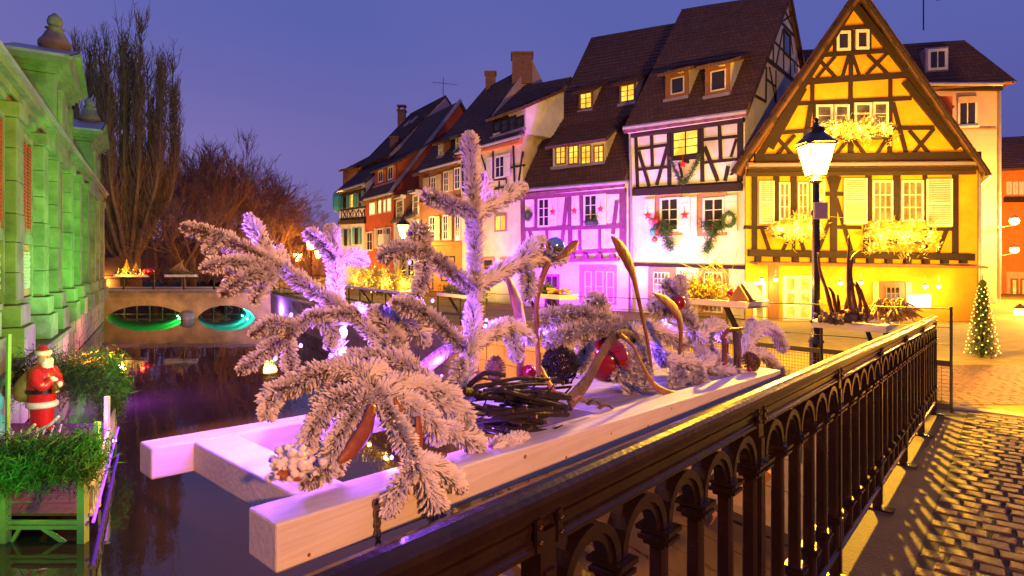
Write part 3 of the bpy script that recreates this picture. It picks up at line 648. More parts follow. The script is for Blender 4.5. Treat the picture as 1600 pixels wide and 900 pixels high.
for dy, o, hh, mt in ((9, .36, 7, 'frame_white'), (15, .22, 6, 'timber')): beam(F, (986, 198+dy), (1164, 173+dy), hh, H, mt, out=o, name='cornice')
k = .1778; q = lambda x, y: (970+x*k, 160+y*k)
for a, b, w_ in [((135, 292), (415, 262), 26), ((710, 205), (1080, 160), 30), ((150, 410), (415, 372), 26), ((725, 330), (1040, 296), 26), ((160, 590), (415, 566), 26), ((725, 530), (1040, 498), 26), ((110, 757), (1065, 702), 22),
    ((133, 290), (150, 745), 28), ((272, 280), (280, 575), 26), ((425, 260), (430, 725), 34), ((712, 205), (720, 700), 34), ((868, 195), (880, 505), 28), ((1052, 165), (1050, 695), 50), ((160, 430), (252, 738), 28), ((412, 385), (318, 728), 28),
    ((738, 390), (855, 692), 34), ((1018, 320), (970, 480), 20), ((945, 560), (918, 690), 30), ((440, 500), (705, 480), 30), ((515, 530), (545, 665), 18), ((570, 500), (575, 540), 60)]: beam(F, q(*a), q(*b), w_*k, H)
beam(F, q(90, 795), q(1075, 745), 11, H, out=.16, name='sill_beam')
window(F, (*q(448, 235), *q(700, 480)), H, 'timber', 'room_gold', 2, 3, .11)
k2 = .2665; q = lambda x, y: (970+x*k2, 280+y*k2)
for r in ((205, 88, 360, 330), (450, 85, 625, 332)): panel(F, (*q(*r[:2]), *q(*r[2:])), H, 'sandstone', -.02, .05, 'window_surround')
for r in ((233, 108, 346, 308), (484, 108, 612, 312)): window(F, (*q(*r[:2]), *q(*r[2:])), H, 'frame_white', 'dark_glass', 2, 3, .09, out=.09)
for r in ((140, 118, 203, 315), (346, 105, 411, 312), (414, 105, 450, 310), (615, 97, 686, 308)): shutter(F, (*q(*r[:2]), *q(*r[2:])), H, 'plaster_white', False)
beam(F, q(75, 500), q(760, 518), 5.5, H, out=.10, name='sill_beam')
for r in ((163, 515, 322, 782), (458, 515, 632, 805)):
    panel(F, (*q(*r[:2]), *q(*r[2:])), H, 'sandstone', -.02, .05, 'window_surround')
    window(F, (*q(r[0]+32, r[1]+28), *q(r[2]-32, r[3]-25)), H, 'frame_white', 'room_dim', 4, 6, .05, bar=.028, out=.10, sep=False)
m = MB(); m.tube([F.px(984, 205, .2), F.px(986, 300, .2), F.px(988, 495, .12)], .055, 8); m.obj('downpipe', 'gutter', H)
# gable end of the white house, timbered
G = Fac((9.1+.02, 22.5), (9.1+.64*11.68, 22.5+.77*11.68))
for a, b, w_ in [((1165+.0, 185), (1203, 0), 5)]: pass
k3 = 160/900; q = lambda x, y: (1160+x*k3, y*k3)
for a, b, w_ in [((200, 510), (440, 705), 34), ((255, 345), (500, 595), 18), ((325, 185), (480, 350), 26), ((365, 90), (450, 290), 14), ((415, 140), (345, 190), 16), ((265, 350), (265, 545), 12), ((350, 260), (290, 575), 14), ((355, 420), (355, 620), 12),
    ((418, 300), (440, 480), 12), ((415, 510), (415, 690), 12), ((450, 560), (455, 640), 10), ((205, 590), (200, 900), 16), ((232, 590), (290, 900), 12), ((290, 620), (288, 900), 14), ((200, 690), (290, 765), 18), ((105, 840), (200, 895), 20)]:
    beam(G, q(*a), q(*b), w_*k3, H, 'timber_dark')
window(G, (1223, 50, 1234, 88), H, 'timber_dark', 'dark_glass', 1, 1, .1)
def dormer(F, r, parent, roofmt, wallmt='plaster_white', frame='wood_door', glass='dark_glass', depth=2.6, out=None, over=.25, rise=.75, nx=2, ny=3, plane=None):
    """a shed dormer whose front window fills pixel box r, its foot standing on the roof plane"""
    if plane:
        e0, e1, rg = plane; nn = (V(e1)-V(e0)).cross(V(rg)-V(e0)); d_ = V((((r[0]+r[2])/2-800)/FPX, 1, -(r[3]-HY)/FPX)); c_ = V((0, 0, EYE))
        h_ = c_+d_*((V(e0)-c_).dot(nn)/d_.dot(nn)); out = (h_-F.o).dot(F.n)+.12
    f2 = Fac(F.P(0, 0, out)[:2], F.P(F.W, 0, out)[:2]); x0, y0, x1, y1 = r
    u0, u1 = f2.uz(x0, (y0+y1)/2)[0], f2.uz(x1, (y0+y1)/2)[0]; xm = (x0+x1)/2; zt, zb = f2.uz(xm, y0)[1], f2.uz(xm, y1)[1]
    m = MB(); m.prism([f2.P(u0, zb-.3), f2.P(u0, zt), f2.P(u0, zt+rise, -depth), f2.P(u0, zb-.3, -depth)], F.u*(u1-u0)); d = m.obj('dormer', wallmt, parent)
    roof(f2.P(u0-over, zt-.06, .35), f2.P(u1+over, zt-.06, .35), f2.P(u1+over, zt+rise+.12, -depth), f2.P(u0-over, zt+rise+.12, -depth), d, roofmt, .10, name='dormer_roof')
    m = MB(); m.box(f2.P(u0-.04, zb-.14, -.02), f2.u*(u1-u0+.08), f2.n*.2, V((0, 0, .14))); m.obj('sill', 'zinc', d)
    return f2, d
for r in ((1040, 112, 1076, 153), (1102, 101, 1141, 148)):
    f2, d = dormer(F, r, H, 'tiles_brown', 'plaster_white', plane=PLN, depth=2.4, rise=.9); panel(f2, r, H, 'wood_door', -.02, .04, 'dormer_front')
    window(f2, (r[0]+9, r[1]+9, r[2]-6, r[3]-6), H, 'frame_white', 'dark_glass', 1, 1, .05, out=.08)
    for kk in (.3, .7): beam(f2, (lerp(r[0], r[2], kk)-4, r[1]+2), (lerp(r[0], r[2], kk)+4, r[1]+1), 3, H, 'frame_white', out=.2, name='rafter_end')
# decorations on the white house
k2 = .2665; q = lambda x, y: (970+x*k2, 280+y*k2)
for (x, y), lb in zip(((166, 215), (381, 212)), ('red star on the leftmost shutter of the white house', 'red star on the shutter between the two white house windows')): star(F, *q(x, y), 7.2, lb)
star(F, 1069, 257, 7, 'red star inside the heart garland of the white house')
def garland(F, pts, n, sp, label, name='evergreen_garland', cat='garland', ln=.16, lights=0, mt='needle_green', group=None):
    P3 = [F.px(x, y, .22) for x, y in pts]; P3 = bez(P3, 8); m = MB(); foliage_clump(m, P3, n, sp, ln, .035, -.1); m.tube(P3, .03, 5)
    o = m.obj(name, mt); tag(o, label, cat, group)
    if lights:
        m = MB()
        for _ in range(lights): m.ball(V(R.choice(P3))+V((R.gauss(0, sp[0]), 0, R.gauss(0, sp[2])))+F.n*.15, .035, 6)
        m.obj('ornament', 'bauble_red', o)
    return o
garland(F, [(1047, 248), (1055, 265), (1062, 280), (1066, 286), (1072, 281), (1082, 268), (1090, 250), (1092, 242)], 900, (.05, .05, .05), 'heart shaped evergreen garland under the lit upper window', ln=.13, lights=8)
garland(F, [(1031, 352), (1038, 358), (1044, 354)], 700, (.16, .08, .12), 'evergreen swag under the first window of the white house, beside ball ornaments', ln=.26, lights=4)
garland(F, [(1040, 362), (1043, 378), (1046, 386)], 260, (.08, .05, .08), 'trailing evergreen tail below the first window swag', ln=.3)
garland(F, [(1104, 352), (1116, 356), (1126, 352)], 650, (.13, .08, .10), 'evergreen swag under the second window of the white house, beside the wreath', ln=.24, lights=4)
garland(F, [(1114, 362), (1108, 380), (1102, 394)], 240, (.06, .05, .08), 'thin evergreen tail hanging below the second window swag', ln=.26)
c = F.uz(1141, 344); P3 = [F.P(c[0]+.22*math.cos(a), c[1]+.26*math.sin(a), .2) for a in [i*math.pi/8 for i in range(17)]]
m = MB(); m.tube(P3, .06, 6); foliage_clump(m, P3, 500, (.04, .04, .04), .1, .03, 0); tag(m.obj('wreath', 'needle_green'), 'round wreath hanging on the right shutter of the white house', 'wreath')
for x, y, r_, mt, lb in ((1018, 346, 5, 'pink_ball', 'pink ball ornament above the teal one by the white house window'), (1025, 345, 5.5, 'star_red', 'red ball ornament beside the pink one by the white house window'), (1021, 362, 6, 'teal_ball', 'teal ball ornament beside the white house window'), (1028, 361, 5.5, 'star_red', 'red ball ornament beside the teal one by the white house window'), (1023, 374, 4.5, 'wood_door', 'lowest brown ball ornament by the white house window')):
    cc = F.px(x, y, .25); r_ = r_*F.ppm(x)[1]; m = MB(); m.ball(cc, r_, 14); m.lathe([(r_*.25, 0), (r_*.25, r_*.3)], cc+V((0, 0, r_*.95)), 8); m.tube([cc+V((0, 0, r_)), cc+V((0, 0, r_+.15))], .008, 4); tag(m.obj('ball_ornament', mt, smooth=True), lb, 'ornament', 'balls hung by the white house window')

# ---------------------------------------------------------------- purple lit house
F = Fac((.65, 29.25), (5.20, 25.78)); FP = F
H = thing('purple_house', 'half-timbered house under purple floodlight with big tiled roof', 'house', F.P(0, -.5))
z0, z1 = F.uz(820, 300)[1], F.uz(982, 283)[1]; bkd = 13.7
Pd = -F.n*6.86; r0 = F.P(0, z0)+Pd; r1 = F.P(F.W, z1)+Pd; r0.z = Z(62, r0.y); r1.z = Z(37, r1.y)
walls(F, bkd, z0, z1, H, 'plaster_white', ridge=(r0, r1)); bk = -F.n*(bkd+.5)
a, b = F.P(-.05, z0-.2, .5), F.P(F.W+.0, z1-.2, .5); up = V((0, 0, .12))
PLN = (a, b, r1)
roof(a, b, r1+up, r0+up, H, 'tiles_brown'); roof(b+bk, a+bk, r0+up, r1+up, H, 'tiles_brown')
gutter(F.px(822, 297, .55), F.px(980, 284, .55), H, .09)
for dy, o, hh in ((7, .36, 7), (13, .2, 6)): beam(F, (822, 297+dy), (979, 284+dy), hh, H, 'frame_white' if dy == 7 else 'timber_violet', out=o, name='cornice')
k = .2557; q = lambda x, y: (810+x*k, 270+y*k)
for a, b, w_ in [((35, 345), (618, 326), 28), ((330, 488), (605, 474), 22), ((60, 135), (650, 112), 30), ((30, 150), (32, 440), 34), ((112, 150), (112, 335), 22), ((315, 130), (318, 470), 30), ((385, 125), (392, 330), 22), ((640, 108), (640, 460), 46),
    ((298, 150), (268, 430), 24), ((603, 170), (578, 375), 26), ((68, 350), (88, 420), 24), ((175, 350), (176, 430), 20), ((376, 350), (378, 470), 20), ((498, 345), (498, 470), 18), ((30, 470), (300, 480), 24), ((330, 515), (330, 545), 0.1)]: beam(F, q(*a), q(*b), w_*k, H, 'timber_violet')
for x in (20, 100, 180, 260, 335, 415, 500, 580): beam(F, q(x, 497), q(x, 522), 34*k, H, 'timber_violet', out=.15, name='joist_end')
beam(F, q(5, 540), q(620, 530), 4.5, H, 'timber_violet', out=.18, name='sill_beam')
for r in ((122, 155, 194, 332), (402, 132, 486, 322)): window(F, (*q(*r[:2]), *q(*r[2:])), H, 'frame_white', 'dark_glass', 2, 3, .08)
for r in ((48, 160, 98, 332), (196, 150, 240, 326), (332, 140, 375, 322), (487, 126, 542, 318)): shutter(F, (*q(*r[:2]), *q(*r[2:])), H, 'plaster_white', False)
for (x, y), lb in zip(((218, 242), (350, 236), (510, 224)), ('red star nearest the wreath shutter on the purple house', 'middle red star on the purple house, left of its second window', 'red star on the purple house shutter nearest the white house')): star(F, *q(x, y), 6, lb)
panel(F, (*q(375, 563), *q(600, 800)), H, 'sandstone', -.02, .04, 'window_surround')
for r in ((408, 600, 452, 790), (474, 600, 524, 790), (540, 602, 588, 795)): window(F, (*q(*r[:2]), *q(*r[2:])), H, 'frame_white', 'lit_cool', 1, 2, .05)
window(F, (*q(165, 622), *q(250, 845)), H, 'timber_violet', 'dark_glass', 2, 3, .10, name='door')
f2, d = dormer(F, (864, 224, 945, 257), H, 'tiles_red', 'plaster_white', plane=PLN, depth=3.3, rise=2.3)
for x in (876.5, 896.5, 916, 936): window(f2, (x-8, 227, x+8, 257), H, 'wood_door', 'room_gold', 2, 3, .06, out=.05)
for r in ((905, 143, 927, 172), (968, 130, 994, 161)):
    f3, d = dormer(F, r, H, 'tiles_brown', 'plaster_white', plane=PLN, depth=2.0, rise=1.1); window(f3, r, H, 'wood_door', 'room_gold', 2, 3, .12, out=.05)
# black round wreath on its leftmost shutter
c = F.uz(*q(72, 262)); P3 = [F.P(c[0]+.17*math.cos(a), c[1]+.2*math.sin(a), .2) for a in [i*math.pi/8 for i in range(17)]]
m = MB(); m.tube(P3, .05, 6); foliage_clump(m, P3, 400, (.05, .04, .06), .1, .03, 0); tag(m.obj('wreath', 'needle_green'), 'dark wreath hanging on the leftmost shutter of the purple house', 'wreath')
m = MB(); m.tube([F.px(*q(x, 306), .2) for x in (410, 445, 480)], .11, 6); foliage_clump(m, [F.px(*q(x, 304), .2) for x in (420, 445, 470)], 500, (.08, .04, .08), .16, .03, .4); tag(m.obj('window_greenery', 'needle_green'), 'evergreen sprigs standing on the sill of the purple house second window', 'greenery')

# ---------------------------------------------------------------- cream house with shed dormer
F = Fac((-3.04, 34.2), (.55, 29.33)); FC = F
H = thing('cream_house', 'cream plaster house with shed dormer, next to the purple house', 'house', F.P(0, -.5))
z0, z1 = F.uz(720, 240)[1], F.uz(817, 213)[1]
sk = V((.56, .83, 0)); Pd = sk*5.0; r0 = F.P(0, z0)+Pd; r1 = F.P(F.W, z1)+Pd; r0.z = Z(142, r0.y); r1.z = Z(124, r1.y)
walls(F, 10, z0, z1, H, 'plaster_cream', ridge=(r0, r1), dn=sk*10); bk = sk*10.5
a, b = F.P(-.1, z0-.1, .45), F.P(F.W+.1, z1-.1, .45)
PLN = (a, b, r1)
roof(a, b, r1+up+F.u*.1, r0+up, H, 'tiles_brown'); roof(b+bk, a+bk, r0+up, r1+up+F.u*.1, H, 'tiles_brown')
gutter(F.px(712, 240, .5), F.px(817, 211, .5), H, .08)
k = .2444; q = lambda x, y: (640+x*k, 80+y*k)
beam(F, q(300, 668), q(720, 572), 9, H, 'plaster_orange', out=.25, name='cornice')
for a, b, w_ in [((460, 665), (490, 760), 10), ((535, 640), (535, 815), 14), ((665, 605), (675, 870), 12), ((650, 745), (735, 728), 12), ((725, 640), (695, 870), 12), ((540, 822), (620, 815), 14), ((575, 830), (575, 900), 10), ((620, 820), (622, 900), 10), ((380, 900), (700, 860), 16), ((340, 700), (345, 900), 14)]: beam(F, q(*a), q(*b), w_*k, H)
window(F, (*q(550, 668), *q(612, 812)), H, 'frame_white', 'dark_glass', 2, 2, .08); shutter(F, (*q(615, 655), *q(650, 800)), H, 'plaster_white', False); shutter(F, (*q(500, 680), *q(535, 830)), H, 'plaster_white', False)
window(F, (774, 335, 792, 362), H, 'sandstone', 'room_gold', 2, 1, .1); window(F, (755, 402, 773, 430), H, 'sandstone', 'dark_glass', 1, 2, .16); window(F, (783, 402, 803, 432), H, 'sandstone', 'dark_glass', 1, 2, .16)
f2, d = dormer(F, (770, 178, 821, 207), H, 'tiles_brown', 'plaster_white', plane=PLN, depth=2.6, rise=1.3)
for x in (777, 789, 801, 813): window(f2, (x-6, 182, x+6, 207), H, 'timber', 'dark_glass', 1, 2, .09)

# ---------------------------------------------------------------- brown shuttered house
F = Fac((-6.2, 38.4), (-3.08, 34.26)); FB = F
H = thing('brown_house', 'brown house with cream shutters and tall chimney gable', 'house', F.P(0, -.5))
z0, z1 = F.uz(656, 272)[1], F.uz(722, 252)[1]
Pd = -F.n*5.4; r0 = F.P(0, z0)+Pd; r1 = F.P(F.W, z1)+Pd; r0.z = Z(140, r0.y); r1.z = Z(103, r1.y)
walls(F, 10.8, z0, z1, H, 'plaster_brown', ridge=(r0, r1)); bk = -F.n*11.2
a, b = F.P(-.1, z0-.1, .5), F.P(F.W+.02, z1-.1, .5)
PLN = (a, b, r1)
roof(a, b, r1+up, r0+up, H, 'tiles_grey'); roof(b+bk, a+bk, r0+up, r1+up, H, 'tiles_grey')
m = MB(); e_ = F.P(F.W, z1-.1, .2); m.prism([e_, r1+V((0, 0, .3)), e_+bk*.95], F.u*.18); m.obj('gable_parapet', 'plaster_pink', H)
for t_, s_, h_ in ((.0, .75, 1.1),): m = MB(); c = r1+F.n*.5-F.u*.3; m.cbox(c+V((0, 0, -.4)), 1.3, 1.3, 1.9); m.cbox(c+V((0, 0, .6)), 1.45, 1.45, .14); m.obj('chimney', 'brick_chimney', H)
c = r0+F.u*.6; m = MB(); m.cbox(c+V((0, 0, .3)), .7, .7, 1.5); m.cbox(c+V((0, 0, 1.0)), .85, .85, .15); m.obj('chimney', 'brick_chimney', H)
gutter(F.px(656, 268, .55), F.px(722, 250, .55), H, .08)
for r in ((674, 276, 682, 303), (694, 268, 702, 300), (711, 262, 720, 296)): window(F, r, H, 'frame_white', 'dark_glass', 2, 3, .07)
for r in ((663, 278, 672, 306), (683, 273, 691, 302), (703, 266, 710, 299)): shutter(F, r, H, 'shutter_cream', False)
for r in ((672, 338, 681, 374), (693, 336, 701, 375), (712, 336, 720, 376)): window(F, r, H, 'frame_white', 'dark_glass', 2, 3, .08)
for r in ((682, 338, 689, 375), (702, 337, 708, 375)): shutter(F, r, H, 'shutter_cream', False)
beam(F, (656, 318), (722, 310), 4, H, 'plaster_orange', out=.12, name='sill_beam'); beam(F, (656, 382), (722, 380), 5, H, 'plaster_orange', out=.1, name='sill_beam')
panel(F, (656, 384, 722, 455), H, 'plaster_orange', -.02, .04, 'shopfront')
for r in ((664, 400, 678, 452), (690, 400, 712, 440)): window(F, r, H, 'timber', 'room_amber', 2, 2, .1)
for r in ((686, 224, 693, 244), (713, 214, 719, 234)): f2, d = dormer(F, r, H, 'tiles_grey', 'plaster_brown', plane=PLN, depth=1.6, rise=.5); window(f2, r, H, 'frame_white', 'room_dim', 1, 2, .08)

# ---------------------------------------------------------------- low annex, red house, teal house and the roofs behind
F = Fac((-9.04, 44), (-6.25, 38.45)); FA = F
H = thing('annex_house', 'low white lit annex with small dormers beside the red gable', 'house', F.P(0, -.5))
z0, z1 = F.uz(616, 346)[1], F.uz(655, 334)[1]
walls(F, 6, z0, z1, H, 'plaster_white')
a, b = F.P(0, z0-.05, .3), F.P(F.W, z1-.05, .3); roof(a, b, F.P(F.W, z1+3.0, -3.5), F.P(0, z0+2.4, -3.5), H, 'tiles_grey')
for r in ((620, 306, 631, 344), (646, 298, 655, 336)):
    f2, d = dormer(F, r, H, 'tiles_grey', 'plaster_brown', out=.02, depth=1.8, rise=.4, over=.12); window(f2, (r[0], r[1]+6, r[2], r[3]), H, 'frame_white', 'room_dim', 1, 3, .12)
    beam(f2, (r[0]-2, r[1]+3), (r[2]+2, r[1]+1), 5, H, 'frame_white', out=.3, name='pediment')
panel(F, (626, 400, 634, 455), H, 'wood_door', -.02, .05, 'door'); window(F, (638, 405, 648, 432), H, 'frame_white', 'dark_glass', 2, 3, .07)
F = Fac((-12.68, 49.6), (-9.06, 44.05)); FR = F
H = thing('red_house', 'red plaster house with steep bare gable wall and wide dormer', 'house', F.P(0, -.5))
z0, z1 = F.uz(571, 312)[1], F.uz(613, 302)[1]
Pd = -F.n*5.7; r0 = F.P(0, z0)+Pd; r1 = F.P(F.W, z1)+Pd; r0.z = Z(186, r0.y); r1.z = Z(160, r1.y)
walls(F, 11.4, z0, z1, H, 'plaster_red', ridge=(r0, r1)); bk = -F.n*11.8
a, b = F.P(-.1, z0-.2, .5), F.P(F.W+.15, z1-.2, .5)
PLN = (a, b, r1)
roof(a, b, r1+up+F.u*.15, r0+up, H, 'tiles_grey'); roof(b+bk, a+bk, r0+up, r1+up+F.u*.15, H, 'tiles_grey')
m = MB(); m.bar(b, r1+up+F.u*.2+V((0, 0, .05)), .08, .25); m.obj('verge_board', 'zinc', H)
gutter(F.px(569, 312, .55), F.px(613, 301, .55), H, .1)
for r in ((578, 316, 587, 336), (592, 312, 597, 334), (600, 311, 604, 332), (606, 309, 612, 331)): window(F, r, H, 'frame_white', 'lit_warm', 2, 2, .1)
for r in ((588, 314, 591, 335),): shutter(F, r, H, 'shutter_cream', False)
for r in ((574, 362, 583, 392), (590, 357, 599, 388), (604, 355, 611, 386)): window(F, r, H, 'frame_white', 'dark_glass', 2, 2, .1); shutter(F, (r[0]-4, r[1], r[0], r[3]), H, 'shutter_cream', False)
for r in ((575, 420, 586, 452), (592, 420, 604, 455)): window(F, r, H, 'shutter_cream', 'room_gold', 2, 3, .12)
panel(F, (600, 366, 609, 383), H, 'frame_white', .0, .5, 'round_sign')
f2, d = dormer(F, (586, 262, 622, 286), H, 'tiles_grey', 'plaster_red', plane=PLN, depth=4.0, rise=2.7)
for r in ((592, 266, 599, 285), (607, 260, 615, 281)): window(f2, r, H, 'frame_white', 'dark_glass', 2, 1, .1)
for r in ((602, 265, 605, 284), (617, 259, 620, 280)): shutter(f2, r, H, 'plaster_orange', False)
F = Fac((-16.77, 55.9), (-12.72, 49.66)); FT = F
H = thing('teal_house', 'narrow half-timbered house with teal shutters at the end of the row', 'house', F.P(0, -.5))
z0, z1 = F.uz(530, 300)[1], F.uz(571, 288)[1]
Pd = -F.n*5.5; r0 = F.P(0, z0)+Pd; r1 = F.P(F.W, z1)+Pd; r0.z = Z(228, r0.y); r1.z = Z(205, r1.y)
walls(F, 11, z0, z1, H, 'plaster_white', ridge=(r0, r1)); bk = -F.n*11.4
a, b = F.P(-.25, z0-.2, .5), F.P(F.W, z1-.2, .5)
PLN = (a, b, r1)
roof(a, b, r1+up, r0+up-F.u*.25, H, 'tiles_grey'); roof(b+bk, a+bk, r0+up-F.u*.25, r1+up, H, 'tiles_grey')
m = MB(); c = lerp(r0, r1, .75)+F.n*2-V((0, 0, 2.0)); m.cbox(c+V((0, 0, 0)), .8, .8, 3.0); m.cbox(c+V((0, 0, 1.5)), .95, .95, .15); m.obj('chimney', 'brick_chimney', H)
gutter(F.px(527, 299, .55), F.px(569, 287, .55), H, .1)
beam(F, (531, 306), (571, 297), 5, H, 'timber', out=.1)
for r in ((537, 306, 542, 326), (548, 303, 553, 325), (561, 300, 566, 322)): window(F, r, H, 'timber', 'room_gold' if r[0] == 548 else 'dark_glass', 1, 2, .07)
for r in ((533, 306, 536.5, 326), (542.5, 305, 546, 326), (554, 302, 559, 324), (566.5, 298, 570, 321)): shutter(F, r, H, 'shutter_teal', False)
beam(F, (531, 329), (572, 323), 3, H); beam(F, (531, 343), (572, 340), 3, H)
for x in (534, 543, 552, 561, 570): beam(F, (x, 327), (x, 343), 2, H)
for x in (536, 545, 554, 563): beam(F, (x, 329), (x+6, 342), 1.5, H); beam(F, (x+6, 328), (x, 342), 1.5, H)
beam(F, (531, 348), (572, 346), 6, H, 'timber', out=.2, name='sill_beam')
for r in ((539, 358, 544, 384), (556, 356, 561, 382)): window(F, r, H, 'timber', 'dark_glass', 1, 2, .07); shutter(F, (r[0]-4, r[1], r[0]-.4, r[3]), H, 'shutter_teal', False); shutter(F, (r[2]+.4, r[1], r[2]+4, r[3]), H, 'shutter_teal', False)
m = MB(); c = F.px(527, 316, .9); m.lathe([(.02, .9), (.30, .75), (.42, .5), (.42, -.5), (.3, -.8), (.02, -.95)], c, 12); m.tube([c+V((0, 0, .9)), F.px(531, 300, .1)], .03, 5); m.obj('hanging_sign', 'shutter_teal', H)
# house with pink gable behind the red one
F = Fac((-15.2, 58), (-10.9, 51.5))
H = thing('pink_gable_house', 'tall house behind the red one, pink gable and slim chimney', 'house', F.P(0, -.5))
z0, z1 = Z(262, 58), Z(240, 51.5)
Pd = -F.n*5.5; r0 = F.P(0, z0)+Pd; r1 = F.P(F.W, z1)+Pd; r0.z = Z(178, r0.y); r1.z = Z(151, r1.y)
walls(F, 11, z0, z1, H, 'plaster_pink', ridge=(r0, r1)); bk = -F.n*11.2
a, b = F.P(-.1, z0-.2, .4), F.P(F.W, z1-.2, .4)
PLN = (a, b, r1)
roof(a, b, r1+up, r0+up, H, 'tiles_grey'); roof(b+bk, a+bk, r0+up, r1+up, H, 'tiles_grey')
c = lerp(r0, r1, .02)+F.n*1.2; m = MB(); c = c-V((0, 0, 2.6)); m.cbox(c+V((0, 0, .5)), .75, .75, 4.2); m.cbox(c+V((0, 0, 2.7)), .95, .95, .14)
for sx in (-.3, .3): m.cbox(c+V((sx, 0, 2.95)), .1, .7, .45)
m.cbox(c+V((0, 0, 3.2)), .95, .9, .1); m.obj('chimney', 'brick_chimney', H)
for t_ in (.42, .62):
    p = lerp(lerp(a, b, t_), lerp(r0, r1, t_), .62)+F.n*.12; m = MB(); dd = (r1-b).normalized(); m.box(p, F.u*.6, dd*1.0, F.n*.1+V((0, 0, .08))); m.obj('skylight', 'zinc', H)
m = MB(); p = r1+V((-.2, 0, .1)); m.tube([p, p+V((0, 0, 1.7))], .03, 5)
m.tube([p+V((-1.0, -.3, 1.2)), p+V((1.3, .3, 1.1))], .018, 4)
for k_ in range(6): c = p+V((-.8+.36*k_, 0, 1.15)); m.tube([c+V((0, -.35, 0)), c+V((0, .35, 0))], .012, 4)
m.obj('aerial', 'iron_flat', H)
F = Fac((-18.5, 63), (-15.5, 57.8))
H = thing('far_dark_house', 'dark roofed house end beyond the teal house', 'house', F.P(0, -.5))
z0, z1 = Z(266, 63), Z(262, 57.8); r0, r1 = F.P(0, Z(262, 67), -4), F.P(F.W, Z(225, 61), -4)
walls(F, 8, z0, z1, H, 'plaster_brown', ridge=(r0, r1)); roof(F.P(-.3, z0, .4), F.P(F.W, z1, .4), r1+up, r0+up, H, 'tiles_grey'); roof(F.P(F.W, z1, -8.4), F.P(-.3, z0, -8.4), r0+up, r1+up, H, 'tiles_grey')

# ---------------------------------------------------------------- mansard house behind the yellow one
F = Fac((20.0, 32.5), (26.3, 31.0))
H = thing('mansard_house', 'tall pinkish house with brown mansard roof behind the yellow gable', 'house', F.P(0, -.5))
zt = F.uz(1480, 140)[1]; walls(F, 11, zt, zt, H, 'plaster_pink')
a, b = F.P(-4, zt-.05, .4), F.P(F.W+.5, zt+.1, .4); zr = F.uz(1480, 50)[1]
c, d = F.P(F.W-1.0, zr, -1.6), F.P(-4, zr+.2, -1.6); bk = -F.n*11
roof(a, b, c, d, H, 'tiles_brown'); roof(b, b+bk-F.n*.8, c+bk+F.n*2.6, c, H, 'tiles_brown'); m = MB(); m.quad(d, c, c+bk*.75, d+bk*.75); m.obj('roof_top', 'tiles_brown', H)
gutter(F.px(1385, 131, .5), F.px(1567, 131, .5), H, .10); beam(F, (1400, 138), (1563, 138), 9, H, 'timber', out=.25, name='cornice')
f2 = Fac(F.P(0, 0, -.2)[:2], F.P(F.W, 0, -.2)[:2])
m = MB(); u0, u1 = f2.uz(1446, 90)[0], f2.uz(1482, 90)[0]; za, zb_ = f2.uz(1464, 74)[1], f2.uz(1464, 113)[1]; m.prism([f2.P(u0, zb_), f2.P(u0, za), f2.P(u0, za+.05, -1.6), f2.P(u0, zb_, -.2)], F.u*(u1-u0)); m.obj('dormer', 'zinc', H)
window(f2, (1449, 77, 1480, 110), H, 'frame_white', 'dark_glass', 2, 1, .14)
window(F, (1496, 153, 1526, 197), H, 'frame_white', 'dark_glass', 2, 1, .10, sill='frame_white'); panel(F, (1496, 151, 1526, 161), H, 'shutter_cream', 0, .09, 'blind_box')
beam(F, (1455, 201), (1556, 201), 2.5, H, 'sandstone', out=.06, name='string_course')
m = MB(); m.tube([F.P(F.W-.1, zt-.3, .12), F.P(F.W-.1, 0, .12)], .07, 8); m.obj('downpipe', 'gutter', H)
for k_ in (2.5, 5.0): m = MB(); m.box(F.P(F.W+.02, zt+.6, -k_-1.4), F.u*.7, -F.n*-1.2, V((0, 0, 1.5))); m.obj('dormer', 'shutter_cream', H)
m = MB(); p = F.px(1443, 47, -2); m.tube([p, p+V((0, 0, 2.4))], .04, 5); m.tube([p+V((-.9, 0, 2.2)), p+V((1.3, -.2, 1.75))], .022, 4)
for k_ in range(6): c = p+V((-.7+.34*k_, 0, 2.15-.075*k_)); m.tube([c+V((0, -.35, -.1)), c+V((0, .35, .1))], .014, 4)
m.obj('aerial', 'iron_flat', H)
# side street at the right edge
F = Fac((34.5, 41), (45, 37))
H = thing('bay_house', 'dim orange house with oriel bay at the far end of the lane', 'house', F.P(0, -.5))
zt = Z(262, 40); walls(F, 9, zt, zt, H, 'plaster_orange'); roof(F.P(-.3, zt, .4), F.P(F.W, zt, .4), F.P(F.W, zt+3, -4), F.P(-.3, zt+3, -4), H, 'tiles_brown')
for r in ((1572, 284, 1580, 304), (1582, 284, 1590, 304), (1592, 284, 1599, 304)): window(F, r, H, 'frame_white', 'room_amber', 1, 1, .12)
beam(F, (1568, 312), (1640, 312), 8, H, 'timber', out=.2); panel(F, (1572, 425, 1640, 480), H, 'shutter_cream', -.02, .08, 'shopfront')
for r in ((1578, 435, 1590, 478), (1593, 435, 1606, 478)): window(F, r, H, 'wood_door', 'room_gold', 1, 2, .12, out=.14)
F = Fac((26.6, 33.5), (34.4, 41.0))
H = thing('lane_house', 'orange lit house on the lane between mansard and bay house', 'house', F.P(0, -.5))
zt = Z(232, 37); walls(F, 7, zt, zt, H, 'plaster_orange'); roof(F.P(0, zt, .3), F.P(F.W, zt, .3), F.P(F.W, zt+2.5, -3), F.P(0, zt+2.5, -3), H, 'tiles_red')
